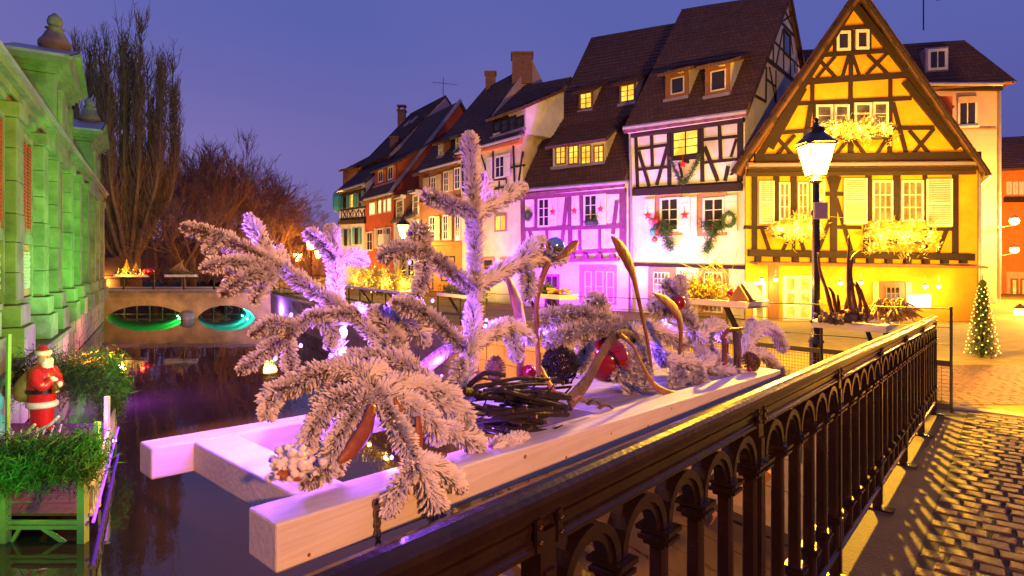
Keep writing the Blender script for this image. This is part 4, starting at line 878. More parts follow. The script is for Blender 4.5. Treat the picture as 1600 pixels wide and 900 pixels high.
for u_ in (1.5, 4, 6.2):
    for zz in (1.2, 4.4):
        m = MB(); m.box(F.P(u_, zz, -.02), F.u*.9, F.n*.09, V((0, 0, 1.5))); wo = m.obj('window', 'frame_white', H); g_ = MB(); g_.quad(F.P(u_+.1, zz+.1, .075), F.P(u_+.8, zz+.1, .075), F.P(u_+.8, zz+1.4, .075), F.P(u_+.1, zz+1.4, .075)); g_.obj('pane', 'room_amber', wo)
# ================================================================ MARKET HALL (left bank)
hd = V((-.525, .851, 0)); hn = V((.851, .525, 0))
def hp(D, out=0, z=0): return V((hx(D), D, z))+hn*out
def hbox(m, D0, D1, o0, o1, z0, z1, mi=0): m.box(hp(D0, o0, z0), hp(D1, o0, z0)-hp(D0, o0, z0), hn*(o1-o0), V((0, 0, z1-z0)), mi)
H = thing('market_hall', 'long stone market hall with pilasters and gablets under green light', 'hall', hp(20, 0, -.6))
m = MB(); hbox(m, 5.5, 38, -8, 0, -.62, 6.0); m.obj('wall', 'stone', H)
m = MB()
for z0, z1, o in ((5.62, 5.78, .14), (5.78, 5.98, .26), (5.98, 6.16, .42)): hbox(m, 5.5, 38.2, -.05, o, z0, z1)
m.obj('cornice', 'stone', H)
m = MB(); hbox(m, 5.5, 38.3, .30, .50, 6.165, 6.28); m.obj('gutter', 'zinc', H)
m = MB(); m.quad(hp(5.5, .3, 6.25), hp(38.2, .3, 6.25), hp(38.2, -7, 7.6), hp(5.5, -7, 7.6)); m.obj('roof', 'zinc', H)
m = MB(); hbox(m, 5.5, 38, 0, .10, 2.50, 2.66); m.obj('string_course', 'stone', H)
PIL = [11.5, 14.3, 17.75, 20.2, 23.25, 25.9, 28.9, 32.0, 34.4, 37.3]
for Dp in PIL:
    for i, (z0, z1, o, hw) in enumerate(((-.62, .12, .52, .74), (.12, .66, .44, .62), (.66, 1.45, .32, .46), (1.45, 2.2, .32, .46), (2.2, 2.9, .34, .48), (2.9, 3.7, .32, .45), (3.7, 4.5, .32, .45), (4.5, 5.25, .32, .45), (5.25, 5.62, .40, .54))):
        m = MB(); hbox(m, Dp-hw*.851, Dp+hw*.851, -.02, o+R.uniform(-.006, .006), z0+.006, z1-.006)
        if i == 1: m.v = [tuple(V(v)) for v in m.v]
        m.obj('stone_block', 'stone', H, bev=.02 if Dp < 24 else 0)
WINS = [(12.9, .8), (16.15, .75), (21.75, .62), (24.6, .55), (27.4, .6), (30.4, .7), (35.9, .6)]
for Dw, hw in WINS:
    a, b = Dw-hw, Dw+hw
    m = MB(); hbox(m, a-.12, a, -.02, .12, .70, 5.3); hbox(m, b, b+.12, -.02, .12, .70, 5.3); hbox(m, a, b, -.02, .12, 2.22, 2.50); hbox(m, a, b, -.02, .12, .58, .72); hbox(m, a, b, -.02, .12, 5.15, 5.3); fr = m.obj('window_frame', 'stone', H)
    m = MB(); hbox(m, a, b, -.02, .05, .74, 2.2); m.obj('lower_panel', 'frame_rose', fr)
    m = MB(); hbox(m, a+.18, b-.18, .03, .065, .95, 2.02); m.obj('dark_opening', 'dark_glass', fr)
    m = MB(); n = 7
    for k in range(-n, n*2):
        for sg in (1, -1):
            u0, u1 = a+.2+(b-a-.4)*k/n, a+.2+(b-a-.4)*(k+n*.8)/n
            p, q_ = (u0, .97), (u1, 2.0)
            if sg < 0: p, q_ = (u0, 2.0), (u1, .97)
            lo, hi = a+.2, b-.2
            def clip(P_, Q_):
                (x0, y0), (x1, y1) = P_, Q_
                if x1 <= lo or x0 >= hi: return None
                f = lambda x: y0+(y1-y0)*(x-x0)/(x1-x0)
                xa, xb = max(x0, lo), min(x1, hi); return (xa, f(xa)), (xb, f(xb))
            c = clip(p, q_)
            if c: m.bar(hp(c[0][0], .085, c[0][1]), hp(c[1][0], .085, c[1][1]), .02, .045, up=hn)
    m.obj('lattice', 'lattice_white', fr)
    m = MB(); hbox(m, a, b, -.02, .03, 2.52, 5.15); m.obj('red_panel', 'louvre_red', fr)
    m = MB(); hbox(m, a+.02, a+.12, .03, .11, 2.54, 5.1); hbox(m, b-.12, b-.02, .03, .11, 2.54, 5.1); hbox(m, Dw-.05, Dw+.05, .03, .11, 2.54, 5.1); m.obj('louvre_stile', 'louvre_red', fr)
    me = None
    for k in range(26):
        z = 2.6+k*.096
        if me is None:
            m = MB(); m.prism([hp(a+.12, .03, z), hp(a+.12, .10, z-.02), hp(a+.12, .10, z+.0), hp(a+.12, .03, z+.07)], hp(b-.12)-hp(a+.12)); me = m.obj('louvre', 'louvre_red', fr)
        else:
            o = me.copy(); COL.objects.link(o); o.parent = fr; o.location = (0, 0, k*.096)
for D0 in (8.3, 18.9, 29.6):
    D1 = D0+3.8; Dc = (D0+D1)/2
    m = MB(); hbox(m, D0, D1, -.62, .36, 5.3, 7.95); hbox(m, D0+.5, D0+.9, .36, .48, 6.2, 7.6); hbox(m, D1-.9, D1-.5, .36, .48, 6.2, 7.6); hbox(m, D0+1.0, D1-1.0, .36, .40, 6.4, 7.5); gb = m.obj('gablet', 'stone', H, bev=.03)
    m = MB()
    for i, (z0, z1, e) in enumerate(((7.96, 8.1, .10), (8.1, 8.25, .22), (8.25, 8.45, .36))): hbox(m, D0-e*.851, D1+e*.851, -.62-e, .36+e, z0, z1)
    m.obj('gablet_cornice', 'stone', gb)
    e = .36; A, B, C_ = hp(D0-e*.851, .36+e-.04, 8.455), hp(D1+e*.851, .36+e-.04, 8.455), hp(Dc, .36+e-.04, 9.35)
    m = MB(); m.prism([A, B, C_], -hn*(1.6)); m.obj('pediment', 'stone', gb)
    for S_, sg in ((A, 1), (B, -1)):
        m = MB(); back = -hn*1.7; upv = V((0, 0, .10)); m.hexa([S_+hn*.1, C_+hn*.1, C_+back, S_+back]+[x+upv for x in (S_+hn*.1, C_+hn*.1, C_+back, S_+back)]); m.obj('gablet_roof', 'zinc', gb)
        m = MB(); m.bar(S_+hn*.08-V((0, 0, .0)), C_+hn*.08, .12, .2, up=hn); m.obj('raking_cornice', 'stone', gb)
    m = MB(); c = hp(Dc, .1, 9.35); m.lathe([(.42, -.1), (.42, .12), (.5, .14), (.5, .30), (.40, .42), (.30, .62), (.22, .74), (.30, .80), (.16, .86), (.22, .95), (.24, 1.06), (.2, 1.2), (.10, 1.3), (.05, 1.36)], c, 12); m.obj('finial', 'stone_dark', gb, smooth=True)
# base of the hall down in the canal, ledge and dressed stones
lw = MB(); hbox(lw, 5.5, 20.6, -3, .50, WZ-.3, -.78); hbox(lw, 20.6, 38.3, -3, .22, WZ-.3, -.74); lwo = struct(lw.obj('embankment_wall', 'stone_dark'))
for D0 in np.arange(6, 38, 1.25):
    o = .64 if D0 < 20.4 else .36; D1 = min(D0+1.24, 20.6 if D0 < 20.4 else 38.3)
    m = MB(); hbox(m, D0, D1, .0, o, -.78, -.625); m.obj('coping_stone', 'stone', lwo, bev=.03)
for r_ in range(3):
    D0 = 6+.5*(r_ % 2)
    while D0 < 38:
        w_ = R.uniform(.7, 1.1); o = .50 if D0 < 20.3 else .22; D1 = min(D0+w_-.03, 20.6 if D0 < 20.3 else 38.2)
        m = MB(); hbox(m, D0, D1, o-.02, o+R.uniform(.03, .07), -.80-.46*(r_+1)+.02, -.80-.46*r_); m.obj('stone_block', 'stone_quay', lwo); D0 += w_

# ================================================================ FLOATING TERRACE WITH SANTA
DZ = -1.85
t = thing('timber_terrace', 'low timber terrace on the canal with green posts and violet edge', 'terrace', V((-8, 10, DZ)))
c0, c1, c2, c3 = V((-5.92, 8.07, DZ)), V((-11.0, 8.07, DZ)), V((-12.2, 12.6, DZ)), V((-8.7, 12.6, DZ))
n = 26
for i in range(n):
    a, b = lerp(c0, c3, i/n), lerp(c0, c3, (i+.94)/n); d, c = lerp(c1, c2, i/n), lerp(c1, c2, (i+.94)/n); h = V((0, 0, .035)); m = MB(); m.hexa([d, a, b, c]+[x+h for x in (d, a, b, c)]); m.obj('plank', 'deck_plank', t)
for X in (-5.98, -7.07, -8.3): m = MB(); m.cbox((X, 8.03, -1.55), .10, .10, 1.45); m.obj('post', 'green_post', t)
for z in (-1.93, -2.0, -.85): m = MB(); m.bar((-9.5, 8.05, z), (-5.93, 8.05, z), .045, .05); m.obj('rail', 'green_post', t)
for a, b in (((-6.85, 8.05, -1.98), (-6.98, 8.05, -2.2)), ((-6.6, 8.05, -1.98), (-6.2, 8.05, -2.25))): m = MB(); m.bar(a, b, .04, .05); m.obj('brace', 'green_post', t)
for i in range(3):
    p = lerp(c0, c3, (i+.6)/2.6) if i < 2 else c3; m = MB(); m.cbox(p+V((0, 0, .35)), .07, .07, 1.35); m.obj('post', 'green_post' if i == 2 else 'pale_metal', t)
for h in (.02, .40): m = MB(); m.bar(c0+V((.03, 0, h)), c3+V((.03, 0, h)), .05, .045); m.obj('rail', 'pale_metal', t)
for k in range(18): p = lerp(c0, c3, (k+.5)/18); m = MB(); m.bar(p+V((.03, 0, .0)), p+V((.03, 0, .40)), .02, .02); m.obj('baluster', 'pale_metal', t)
m = MB(); m.tube([c0+V((.09, -.05, -.06)), c3+V((.09, 0, -.06))], .022, 6); m.obj('light_tube', 'tube_violet', t)
m = MB(); m.bar(c3+V((0, .02, .95)), c2+V((0, .02, .95)), .05, .05); m.obj('rail', 'green_post', t)
def swag(name, label, pts, n, sp, ln=.28):
    P3 = bez(pts, 10); m = MB(); foliage_clump(m, P3, int(n*2.4), sp, ln*.55, .017, -.5); m.tube(P3, .06, 5); o = m.obj(name, 'needle_green'); return tag(o, label, 'garland', 'evergreen garlands on the terrace')
swag('evergreen_garland', 'thick evergreen garland along the front rail of the canal terrace', [(-9.6, 8.0, -1.08), (-8.4, 8.0, -1.02), (-7.3, 8.0, -1.1), (-6.6, 8.0, -1.08), (-5.85, 8.02, -1.0)], 9000, (.09, .12, .17), .26)
swag('evergreen_garland', 'dark evergreen garland on the back rail behind the Santa figure', [(-12.2, 12.5, -.72), (-10.6, 12.5, -.75), (-9.4, 12.5, -.72), (-8.65, 12.5, -.80), (-8.6, 12.3, -1.3)], 7500, (.10, .15, .22), .30)
m = MB(); m.tube([(-7.94, 9.05, DZ), (-7.86, 9.0, .58)], .035, 6); tag(m.obj('pole', 'green_post'), 'thin green pole standing on the terrace left of the Santa', 'pole')
m = MB(); m.lathe([(.02, 0), (.22, .02), (.26, .12), (.30, .35), (.24, .6), (.15, .75), (.13, .82), (.17, .92), (.17, 1.05), (.10, 1.18), (.02, 1.22)], (-9.3, 10.3, DZ+.05), 14); tag(m.obj('garden_figure', 'teal_ball', smooth=True), 'teal rounded figure at the left edge of the terrace', 'figure')
# violet sleigh
t = thing('sleigh', 'slatted violet lit sleigh on the terrace beside the Santa', 'sleigh', V((-8.6, 9.7, DZ)))
for o_ in (0, .5):
    m = MB(); m.tube(bez([(-9.3, 9.6+o_, DZ+.1), (-8.5, 9.6+o_, DZ+.08), (-8.0, 9.6+o_, DZ+.12), (-7.85, 9.6+o_, DZ+.32), (-8.0, 9.6+o_, DZ+.42), (-8.1, 9.6+o_, DZ+.3)], 6), .02, 6); m.obj('runner', 'pale_metal', t)
    for k in range(9): x = -9.2+k*.14; m = MB(); m.bar((x, 9.6+o_, DZ+.12), (x+.18, 9.6+o_, DZ+.55+.02*k), .02, .02); m.obj('slat', 'pale_metal', t)
    m = MB(); m.tube(bez([(-9.3, 9.6+o_, DZ+.5), (-8.6, 9.6+o_, DZ+.52), (-8.15, 9.6+o_, DZ+.68), (-7.95, 9.6+o_, DZ+.85)], 5), .025, 6); m.obj('rail', 'pale_metal', t)

S0 = V((-9.30, 11.4, -1.66)); t = thing('santa_figure', 'painted Santa figure with gold bell and sack on the canal terrace', 'figure', S0); K = 1.66; t.scale = (.80, .80, 1.0)
def sp(x, y, z): return S0+V((x, y, z))*K
m = MB(); m.lathe([(r*K, z*K) for r, z in ((.12, .02), (.145, .03), (.155, .12), (.15, .22), (.165, .34), (.18, .42), (.20, .50), (.205, .56), (.195, .62), (.175, .70), (.15, .76), (.09, .80), (.05, .82))], S0, 20, sx=1.0, sy=.85)
m.tube(bez([sp(.02, -.15, .74), sp(.08, -.20, .64), sp(.16, -.17, .58), sp(.21, -.10, .63)], 5), [x*K for x in [.075]*5+[.07]*5+[.06]*6], 10); m.tube(bez([sp(.02, .14, .74), sp(.1, .17, .62), sp(.2, .08, .56)], 5), [x*K for x in [.07]*6+[.055]*5], 10)
m.obj('body', 'santa_red', t, smooth=True)
m = MB(); m.lathe([(.18*K, .30*K), (.205*K, .315*K), (.205*K, .36*K), (.18*K, .375*K)], S0, 20, sy=.88); m.obj('fur_hem', 'santa_white', t, smooth=True)
m = MB(); m.lathe([(.185*K, .475*K), (.212*K, .48*K), (.212*K, .525*K), (.19*K, .53*K)], S0, 20, sy=.88); m.obj('belt', 'black_leather', t)
m = MB(); m.cbox(sp(.215, 0, .50), .02*K, .07*K, .06*K); m.obj('buckle', 'gold', t)
m = MB(); m.ball(sp(.03, 0, .875), .085*K, 16, sz=1.15); m.ball(sp(.115, 0, .885), .018*K, 8); m.obj('head', 'santa_skin', t, smooth=True)
m = MB()
for s_ in (-1, 1): m.ball(sp(.105, s_*.032, .90), .009*K, 8)
m.obj('eye', 'black_leather', t)
m = MB(); m.lathe([(.012*K, -.19*K), (.045*K, -.12*K), (.075*K, -.05*K), (.085*K, .01*K), (.06*K, .05*K), (.02*K, .06*K)], sp(.075, 0, .83), 14, sx=.8)
for s_ in (-1, 1): m.ball(sp(.11, s_*.03, .865), .026*K, 8)
for _ in range(46):
    a = R.uniform(-1.4, 1.4); z = R.uniform(-.15, .04); r_ = .07*(1-abs(z)*2.2); m.blob(sp(.075+r_*.8*math.cos(a), r_*math.sin(a), .83+z), .02*K)
m.obj('beard', 'santa_white', t, smooth=True)
m = MB(); m.lathe([(.085*K, 0), (.1*K, .01*K), (.1*K, .045*K), (.085*K, .055*K)], sp(.025, 0, .92), 16); m.obj('hat_band', 'santa_white', t, smooth=True)
m = MB(); m.tube(bez([sp(.025, 0, .95), sp(.015, 0, .995), sp(-.03, 0, 1.01), sp(-.085, .01, .97)], 4), [x*K for x in (.085, .08, .07, .06, .052, .045, .04, .035, .03, .025, .02, .018, .015)], 12); m.obj('hat', 'santa_red', t, smooth=True)
m = MB(); m.ball(sp(-.09, .01, .95), .03*K, 10); m.obj('pompom', 'santa_white', t, smooth=True)
m = MB(); m.ball(sp(.225, -.09, .645), .042*K, 10)
for k in range(4): m.tube([sp(.23, -.115+.02*k, .65), sp(.265, -.112+.02*k, .645), sp(.27, -.11+.02*k, .625)], [.013*K, .012*K, .009*K], 6)
m.obj('glove', 'santa_white', t, smooth=True); m = MB(); m.ball(sp(.205, .07, .56), .04*K, 10); m.obj('glove', 'santa_white', t, smooth=True)
m = MB(); m.lathe([(.065*K, -.12*K), (.055*K, -.10*K), (.04*K, -.04*K), (.025*K, 0), (.012*K, .02*K), (.012*K, .09*K)], sp(.25, -.09, .60), 14, ax=(-.25, 0, 1)); m.obj('bell', 'gold', t, smooth=True)
m = MB(); m.lathe([(.01*K, -.2*K), (.10*K, -.17*K), (.14*K, -.08*K), (.12*K, .04*K), (.06*K, .15*K), (.035*K, .2*K), (.05*K, .23*K)], sp(-.21, -.04, .56), 14, ax=(.35, 0, 1)); m.obj('sack', 'sack_cloth', t, smooth=True)
m = MB(); m.tube([sp(-.14, -.06, .74), sp(-.02, -.13, .76), sp(.1, -.15, .70)], .02*K, 6); m.obj('sack_strap', 'sack_cloth', t)
m = MB()
for s_ in (-.06, .06): m.ball(sp(.05, s_, .02), .07*K, 12, sx=1.5, sz=.6)
m.obj('boot', 'black_leather', t, smooth=True)

# ================================================================ FAR BRIDGE
BD = 40.2
xl, xr = -29.2, -16.4; zt = -.42
t = thing('stone_bridge', 'low two arched bridge across the canal with ochre face', 'bridge', V((-22, BD, WZ)))
ar = [(-28.35, -22.75), (-21.95, -17.9)]
def atop(x):
    for a, b in ar:
        if a < x < b:
            u = (x-(a+b)/2)/((b-a)/2); return WZ+.9*math.sqrt(max(0, 1-u*u))**1.35
    return WZ-.3
xs = sorted(set([xl, xr]+[lerp(a, b, (1-math.cos(math.pi*i/28))/2) for a, b in ar for i in range(29)]))
for Yf, nm in ((BD, 'face_wall'), (BD+6, 'rear_wall')):
    m = MB()
    for x0, x1 in zip(xs, xs[1:]):
        e_ = 1e-4; m.box((x0, Yf, 0), (x1-x0, 0, 0), (0, .3, 0), (0, 0, .01)) if 0 else m.quad((x0-(Yf-BD)*.62, Yf, atop(x0+e_)), (x1-(Yf-BD)*.62, Yf, atop(x1-e_)), (x1-(Yf-BD)*.62, Yf, zt), (x0-(Yf-BD)*.62, Yf, zt))
    m.obj(nm, 'bridge_render', t)
for a, b in ar:
    m = MB(); q = [lerp(a, b, (1-math.cos(math.pi*i/28))/2) for i in range(29)]
    for x0, x1 in zip(q, q[1:]): m.quad((x0, BD, atop(x0+1e-4)), (x1, BD, atop(x1-1e-4)), (x1-3.72, BD+6, atop(x1-1e-4)), (x0-3.72, BD+6, atop(x0+1e-4)))
    m.obj('vault', 'plaster_white', t, smooth=True)
m = MB(); m.tube([(-22.35, BD-.55, WZ-.2), (-22.35, BD-.55, WZ+.42)], .52, 12, flat=.7); m.lathe([(.5, 0), (.3, .12), (.02, .2)], (-22.35, BD-.5, WZ+.42), 12); m.obj('cutwater', 'stone_dark', t)
m = MB(); m.box((xl, BD-.12, zt), (xr-xl+2, 0, 0), (-3.9, 6.3, 0), (0, 0, .16)); m.obj('deck', 'stone_dark', t)
m = MB(); m.box((xl, BD-.14, zt+.164), (xr-xl, 0, 0), (0, .25, 0), (0, 0, .05)); m.obj('kerb', 'kerb', t)
t = thing('far_railing', 'dark iron railing along the far bridge', 'railing', V((-22, BD, zt+.2)))
for z in (zt+.28, zt+.98, zt+1.2): m = MB(); m.bar((xl, BD, z), (xr+3, BD+.0, z), .05, .05 if z > .5 else .04); m.obj('rail', 'iron_flat', t)
bme = None
for i in range(110):
    x = xl+.14*i
    if bme is None: m = MB(); m.bar((x, BD, zt+.2), (x, BD, zt+1.2), .065, .04); bme = m.obj('baluster', 'bark_tree', t)
    else: o = bme.copy(); COL.objects.link(o); o.parent = t; o.location = V(bme.location)+V((.14*i, 0, 0))
for i in range(8): m = MB(); m.bar((xl+2.1*i, BD, zt+.2), (xl+2.1*i, BD, zt+1.28), .09, .09); m.obj('post', 'iron_flat', t)
def far_planter(x0, x1, lb, deco):
    y0 = BD-.35; a, b = pt(x0, 430, y0), pt(x1, 430, y0)
    t = thing('planter_box', lb, 'planter', a, 'planter boxes on the far bridge railing')
    m = MB(); m.box(a+V((0, 0, -.12)), b-a, (0, .5, 0), (0, 0, .16)); m.obj('box', 'white_paint', t)
    m = MB(); pts = [lerp(a, b, R.random())+V((0, .25, .12)) for _ in range(30)]; foliage_clump(m, pts, 260, (.1, .12, .1), .3, .05, .4); m.obj('greenery', 'needle_green', t, kind='stuff')
    return t, a, b
t, a, b = far_planter(177, 226, 'lit white planter box with two tiny glowing trees on the far bridge', 0)
for k, hh in ((.35, 1.05), (.65, .85)):
    p = lerp(a, b, k)+V((0, .25, .05)); m = MB(); m.tube([p, p+V((0, 0, hh))], .025, 5)
    for j in range(9): z = hh*(.15+.09*j); r_ = .32*(1-j/10); [m.tube([p+V((0, 0, z)), p+V((r_*math.cos(q), r_*math.sin(q), z-.08))], .018, 3) for q in np.arange(0, 6.3, .9)]
    m.obj('tiny_tree', 'gold_leaf', t)
m = MB()
for _ in range(40): m.ball(lerp(a, b, R.uniform(0, 1))+V((0, R.uniform(-.1, .4), R.uniform(.05, .6)**1.6)), .03, 6)
m.obj('fairy_lights', 'bulb_warm', t, kind='stuff'); lamp('planter_glow', 'POINT', lerp(a, b, .4)+V((0, -.3, .4)), AMBER, 130, size=.15)
far_planter(257, 304, 'white planter box with bare arched twigs on the far bridge', 1)
m = MB(); c = pt(281, 428, BD-.1)
for k in range(9): m.tube(bez([c+V((-.9+.1*k, 0, 0)), c+V((-.2+.05*k, .1, .6+.05*k)), c+V((.9-.12*k, 0, 0))], 5), .014, 4)
tag(m.obj('twig_arch', 'root_pale'), 'arched bare twigs in the white planter on the far bridge', 'twigs')
far_planter(396, 440, 'third white planter box near the quay end of the far bridge', 1)
c = pt(233, 424, BD-.2); m = MB(); m.ball(c, .34, 14, sz=.8); o = tag(m.obj('red_ball', 'bauble_red', smooth=True), 'big red ball lit from inside on the far bridge railing', 'ornament')
m = MB(); [m.ball(c+V((dx, -.34, dz)), .07, 8) for dx, dz in ((-.14, .05), (.13, .02))]; m.obj('bulb', 'bulb_red', o)
lamp('red_glow', 'POINT', c+V((0, -.7, .1)), (1, .03, .01), 25, size=.1)
# scaffold poles behind the arches
t = thing('scaffold', 'thin pole scaffold seen through the bridge arches', 'scaffold', V((-27, 47.5, WZ)))
for x in np.arange(-33, -20.5, 1.05): m = MB(); m.tube([(x, 47.5, WZ-.1), (x, 47.5, WZ+1.6)], .045, 5); m.obj('pole', 'green_post', t)
for z in (WZ+.35, WZ+.8): m = MB(); m.tube([(-33.5, 47.5, z), (-20.4, 47.5, z)], .04, 5); m.obj('pole', 'green_post', t)
m = MB(); m.bar((-24.5, 47.4, WZ+.1), (-23, 47.4, WZ+1.1), .06, .06); m.bar((-23, 47.4, WZ+.1), (-24.5, 47.4, WZ+1.1), .06, .06); m.obj('cross_brace', 'green_post', t)

# ================================================================ TREES
def grow(m, p, d, L_, r, depth, spread, upb, rng, nseg=3, minr=.006, child=(2, 4), sides=5, drop=.72, lens=None):
    pts = [V(p)]; d = V(d).normalized(); rad = [r]
    for i in range(nseg):
        d = (d+V((rng.gauss(0, .10), rng.gauss(0, .10), rng.gauss(0, .06)+upb))).normalized(); pts.append(pts[-1]+d*L_/nseg); rad.append(r*(1-.42*(i+1)/nseg))
    m.tube(pts, rad, sides if r > .05 else 3, cap=False)
    if depth <= 0: return
    n = rng.randint(*child)
    for k in range(n):
        t_ = rng.uniform(.35, 1.0) if k else 1.0; f = t_*nseg; i = min(nseg-1, int(f)); q = lerp(pts[i], pts[i+1], f-i)
        nd = (d+V((rng.gauss(0, spread), rng.gauss(0, spread), rng.gauss(0, spread*.7)))).normalized()
        grow(m, q, nd, L_*rng.uniform(drop*.8, drop*1.15), max(minr, rad[i]*rng.uniform(.5, .72)), depth-1, spread, upb, rng, nseg, minr, child, sides, drop)
def bare_tree(name, label, base, h, seed, spread=.42, group=None, cat='tree', depth=5):
    rng = random.Random(seed); t = thing(name, label, cat, base, group); base = V(base)
    m = MB(); th = h*.22; m.tube([base+V((0, 0, -.2)), base+V((.05, 0, th*.5)), base+V((.0, .1, th))], [h*.030, h*.022, h*.018], 8); m.obj('trunk', 'bark_tree', t, smooth=True)
    m = MB()
    for k in range(5):
        a = rng.uniform(0, 6.28); grow(m, base+V((0, .05, th*rng.uniform(.7, 1))), (math.cos(a)*.6, math.sin(a)*.6, 1), h*.30, h*.013, depth, spread, .05, rng, 3, h*.0015)
    m.obj('crown', 'twig_tree', t, kind=None); return t
# the tall poplar
rng = random.Random(3); PB = pt(202, 430, 50); PB.z = -.45
t = thing('poplar_tree', 'tall bare poplar with upright limbs behind the far bridge', 'tree', PB); m = MB()
m.tube([PB+V((0, 0, -.3)), PB+V((0, 0, 1.2)), PB+V((.1, 0, 3.2))], [1.05, .85, .75], 10); m.obj('trunk', 'bark_tree', t, smooth=True)
m = MB(); tw = MB()
for k in range(27):
    a = 2.39996*k; rr_ = 4.0*math.sqrt((k+.6)/27); top = rng.uniform(18.5, 25.2)*(1-.045*rr_)
    cx, cy = math.cos(a)*rr_, math.sin(a)*rr_
    lp = bez([PB+V((cx*.1, cy*.1, rng.uniform(1.2, 3))), PB+V((cx*.55, cy*.55, rng.uniform(4, 6))), PB+V((cx*.95, cy*.95, top*.48)), PB+V((cx*1.05, cy*1.05, top*.75)), PB+V((cx*1.08+rng.gauss(0, .2), cy*1.08, top))], 6)
    nl = len(lp); m.tube(lp, [max(.03, .27*(1-i/nl)**1.1*(.7+.4*rng.random())) for i in range(nl)], 6, cap=False)
    for j in range(105):
        i = int(rng.uniform(.12, .97)*(nl-1)); p = lp[i]; a2 = rng.uniform(0, 6.28); ln = rng.uniform(1.2, 3.4)*(1-.45*i/nl); ou = rng.uniform(.10, .34)
        q1 = p+V((math.cos(a2)*ou*ln, math.sin(a2)*ou*ln, ln*.5)); q2 = q1+V((math.cos(a2)*ou*.35*ln, math.sin(a2)*ou*.35*ln, ln*.6)); tw.tube([p, q1, q2], [.040, .026, .010], 3, cap=False)
        for _ in range(7):
            b0 = lerp(p, q1, rng.random()) if rng.random() < .4 else lerp(q1, q2, rng.random()); tw.tube([b0, b0+V((rng.gauss(0, .22), rng.gauss(0, .22), rng.uniform(.3, 1.1)))], [.022, .010], 3, cap=False)
m.obj('limbs', 'bark_tree', t, smooth=True); tw.obj('twigs', 'twig_tree', t)
spec = [(262, 62, 15.5), (300, 58, 14.0), (338, 66, 16), (372, 72, 14.5), (405, 78, 14.5), (438, 84, 12), (468, 90, 10.5), (240, 74, 18), (322, 82, 19), (286, 50, 8.5), (350, 52, 8.5), (415, 62, 9), (450, 70, 8), (274, 80, 18), (390, 90, 16.5), (356, 86, 17.5), (430, 96, 13.5)]
kinds = ['tall bare tree close behind the poplar', 'broad bare tree in the canal bank wood', 'bare tree in the middle of the canal bank wood', 'reddish bare tree in the canal bank wood', 'bare tree near the orange street lamps', 'small bare tree above the far street lamps', 'farthest small bare tree beside the houses', 'thin bare tree right of the poplar, far back', 'tallest far tree at the back of the wood', 'low bare tree beside the poplar trunk', 'low bushy tree behind the bridge planters', 'low tree glowing orange by the street lamps', 'low bushy tree beneath the last street lamps', 'far tall tree half hidden behind the poplar side', 'far tree standing behind the orange lamp glow', 'far tree in the densest part of the wood', 'last rounded tree sloping down to the houses']
for i, ((x, D, h), lb) in enumerate(zip(spec, kinds)):
    p = pt(x, 430, D); p.z = -.5; bare_tree('bare_tree', lb, p, h, 20+i, spread=.40 if h > 9 else .5, group='bare trees on the canal bank', depth=5)
# undergrowth and hedge line behind the bridge
m = MB(); rng = random.Random(5)
for _ in range(5200):
    x = rng.uniform(150, 520); D = rng.uniform(52, 95); p = pt(x, 430, D); p.z = -.5+abs(rng.gauss(0, 1.5)); q = p+V((rng.gauss(0, .9), 0, rng.uniform(.4, 2.2))); m.tube([p, q], [.03, .012], 3, cap=False)
m.obj('undergrowth', 'twig_tree', None, kind='stuff')
m = MB(); rng = random.Random(9)
pts = [V((lerp(-75, -18, i/70), 98+rng.uniform(-4, 4), 0)) for i in range(71)]
for p in pts:
    h = rng.uniform(4.5, 8); m.lathe([(2.2, -.6), (2.6, h*.3), (2.0, h*.65), (.9, h*.9), (.05, h)], p, 9, sx=rng.uniform(.8, 1.2))
o = m.obj('distant_wood', 'wood_far', None, kind='stuff')
m = MB(); m.box((-37, 47, -.5), (5.0, -.0, 0), (0, .6, 0), (0, 0, 2.6)); tag(m.obj('garden_wall', 'wood_far'), 'dark garden wall behind the bridge beside the market hall', 'wall')

# ================================================================ STREET LAMPS
def street_lamp(base, h, label, group, lum='lantern_glass', power=260, scale=1.0, col=WARM, sides=10, sign=False):
    base = V(base); t = thing('street_lamp', label, 'street lamp', base, group); m = MB(); s = scale
    m.lathe([(.13*s, 0), (.13*s, .12), (.10*s, .16), (.10*s, .55), (.12*s, .58), (.075*s, .66), (.06*s, 1.0), (.055*s, h-.9), (.075*s, h-.88), (.075*s, h-.84), (.05*s, h-.80), (.045*s, h-.40), (.11*s, h-.36), (.06*s, h-.32), (.03*s, h-.30)], base, sides); m.obj('post', 'iron', t)
    c = base+V((0, 0, h-.30)); b4 = lambda r, z: [c+V((r*math.cos(a), r*math.sin(a), z)) for a in [math.pi/4+i*math.pi/2 for i in range(4)]]
    lo, hi = b4(.15*s, .02), b4(.29*s, .50*s)
    m = MB(); m.add(lo+hi, [(0, 1, 5, 4), (1, 2, 6, 5), (2, 3, 7, 6), (3, 0, 4, 7)]); g_ = m.obj('glass', lum, t)
    m = MB()
    for i in range(4): m.bar(lo[i], hi[i], .014*s, .014*s); m.bar(hi[i], hi[(i+1) % 4], .022*s, .03*s); m.bar(lo[i], lo[(i+1) % 4], .022*s, .022*s)
    m.obj('lantern_frame', 'iron', t)
    m = MB(); m.lathe([(.32*s, .51*s), (.30*s, .54*s), (.16*s, .66*s), (.12*s, .70*s), (.13*s, .76*s), (.05*s, .80*s), (.03*s, .86*s), (.04*s, .90*s), (.005, .94*s)], c, 10); m.obj('cap', 'iron', t)
    if power:
        l = lamp('lamp_light', 'POINT', c+V((0, 0, .28*s)), col, power, size=.10*s)
        g_.visible_shadow = True
    return t
p = pt(1275, 400, 9.0); p.z = gz(9.0)
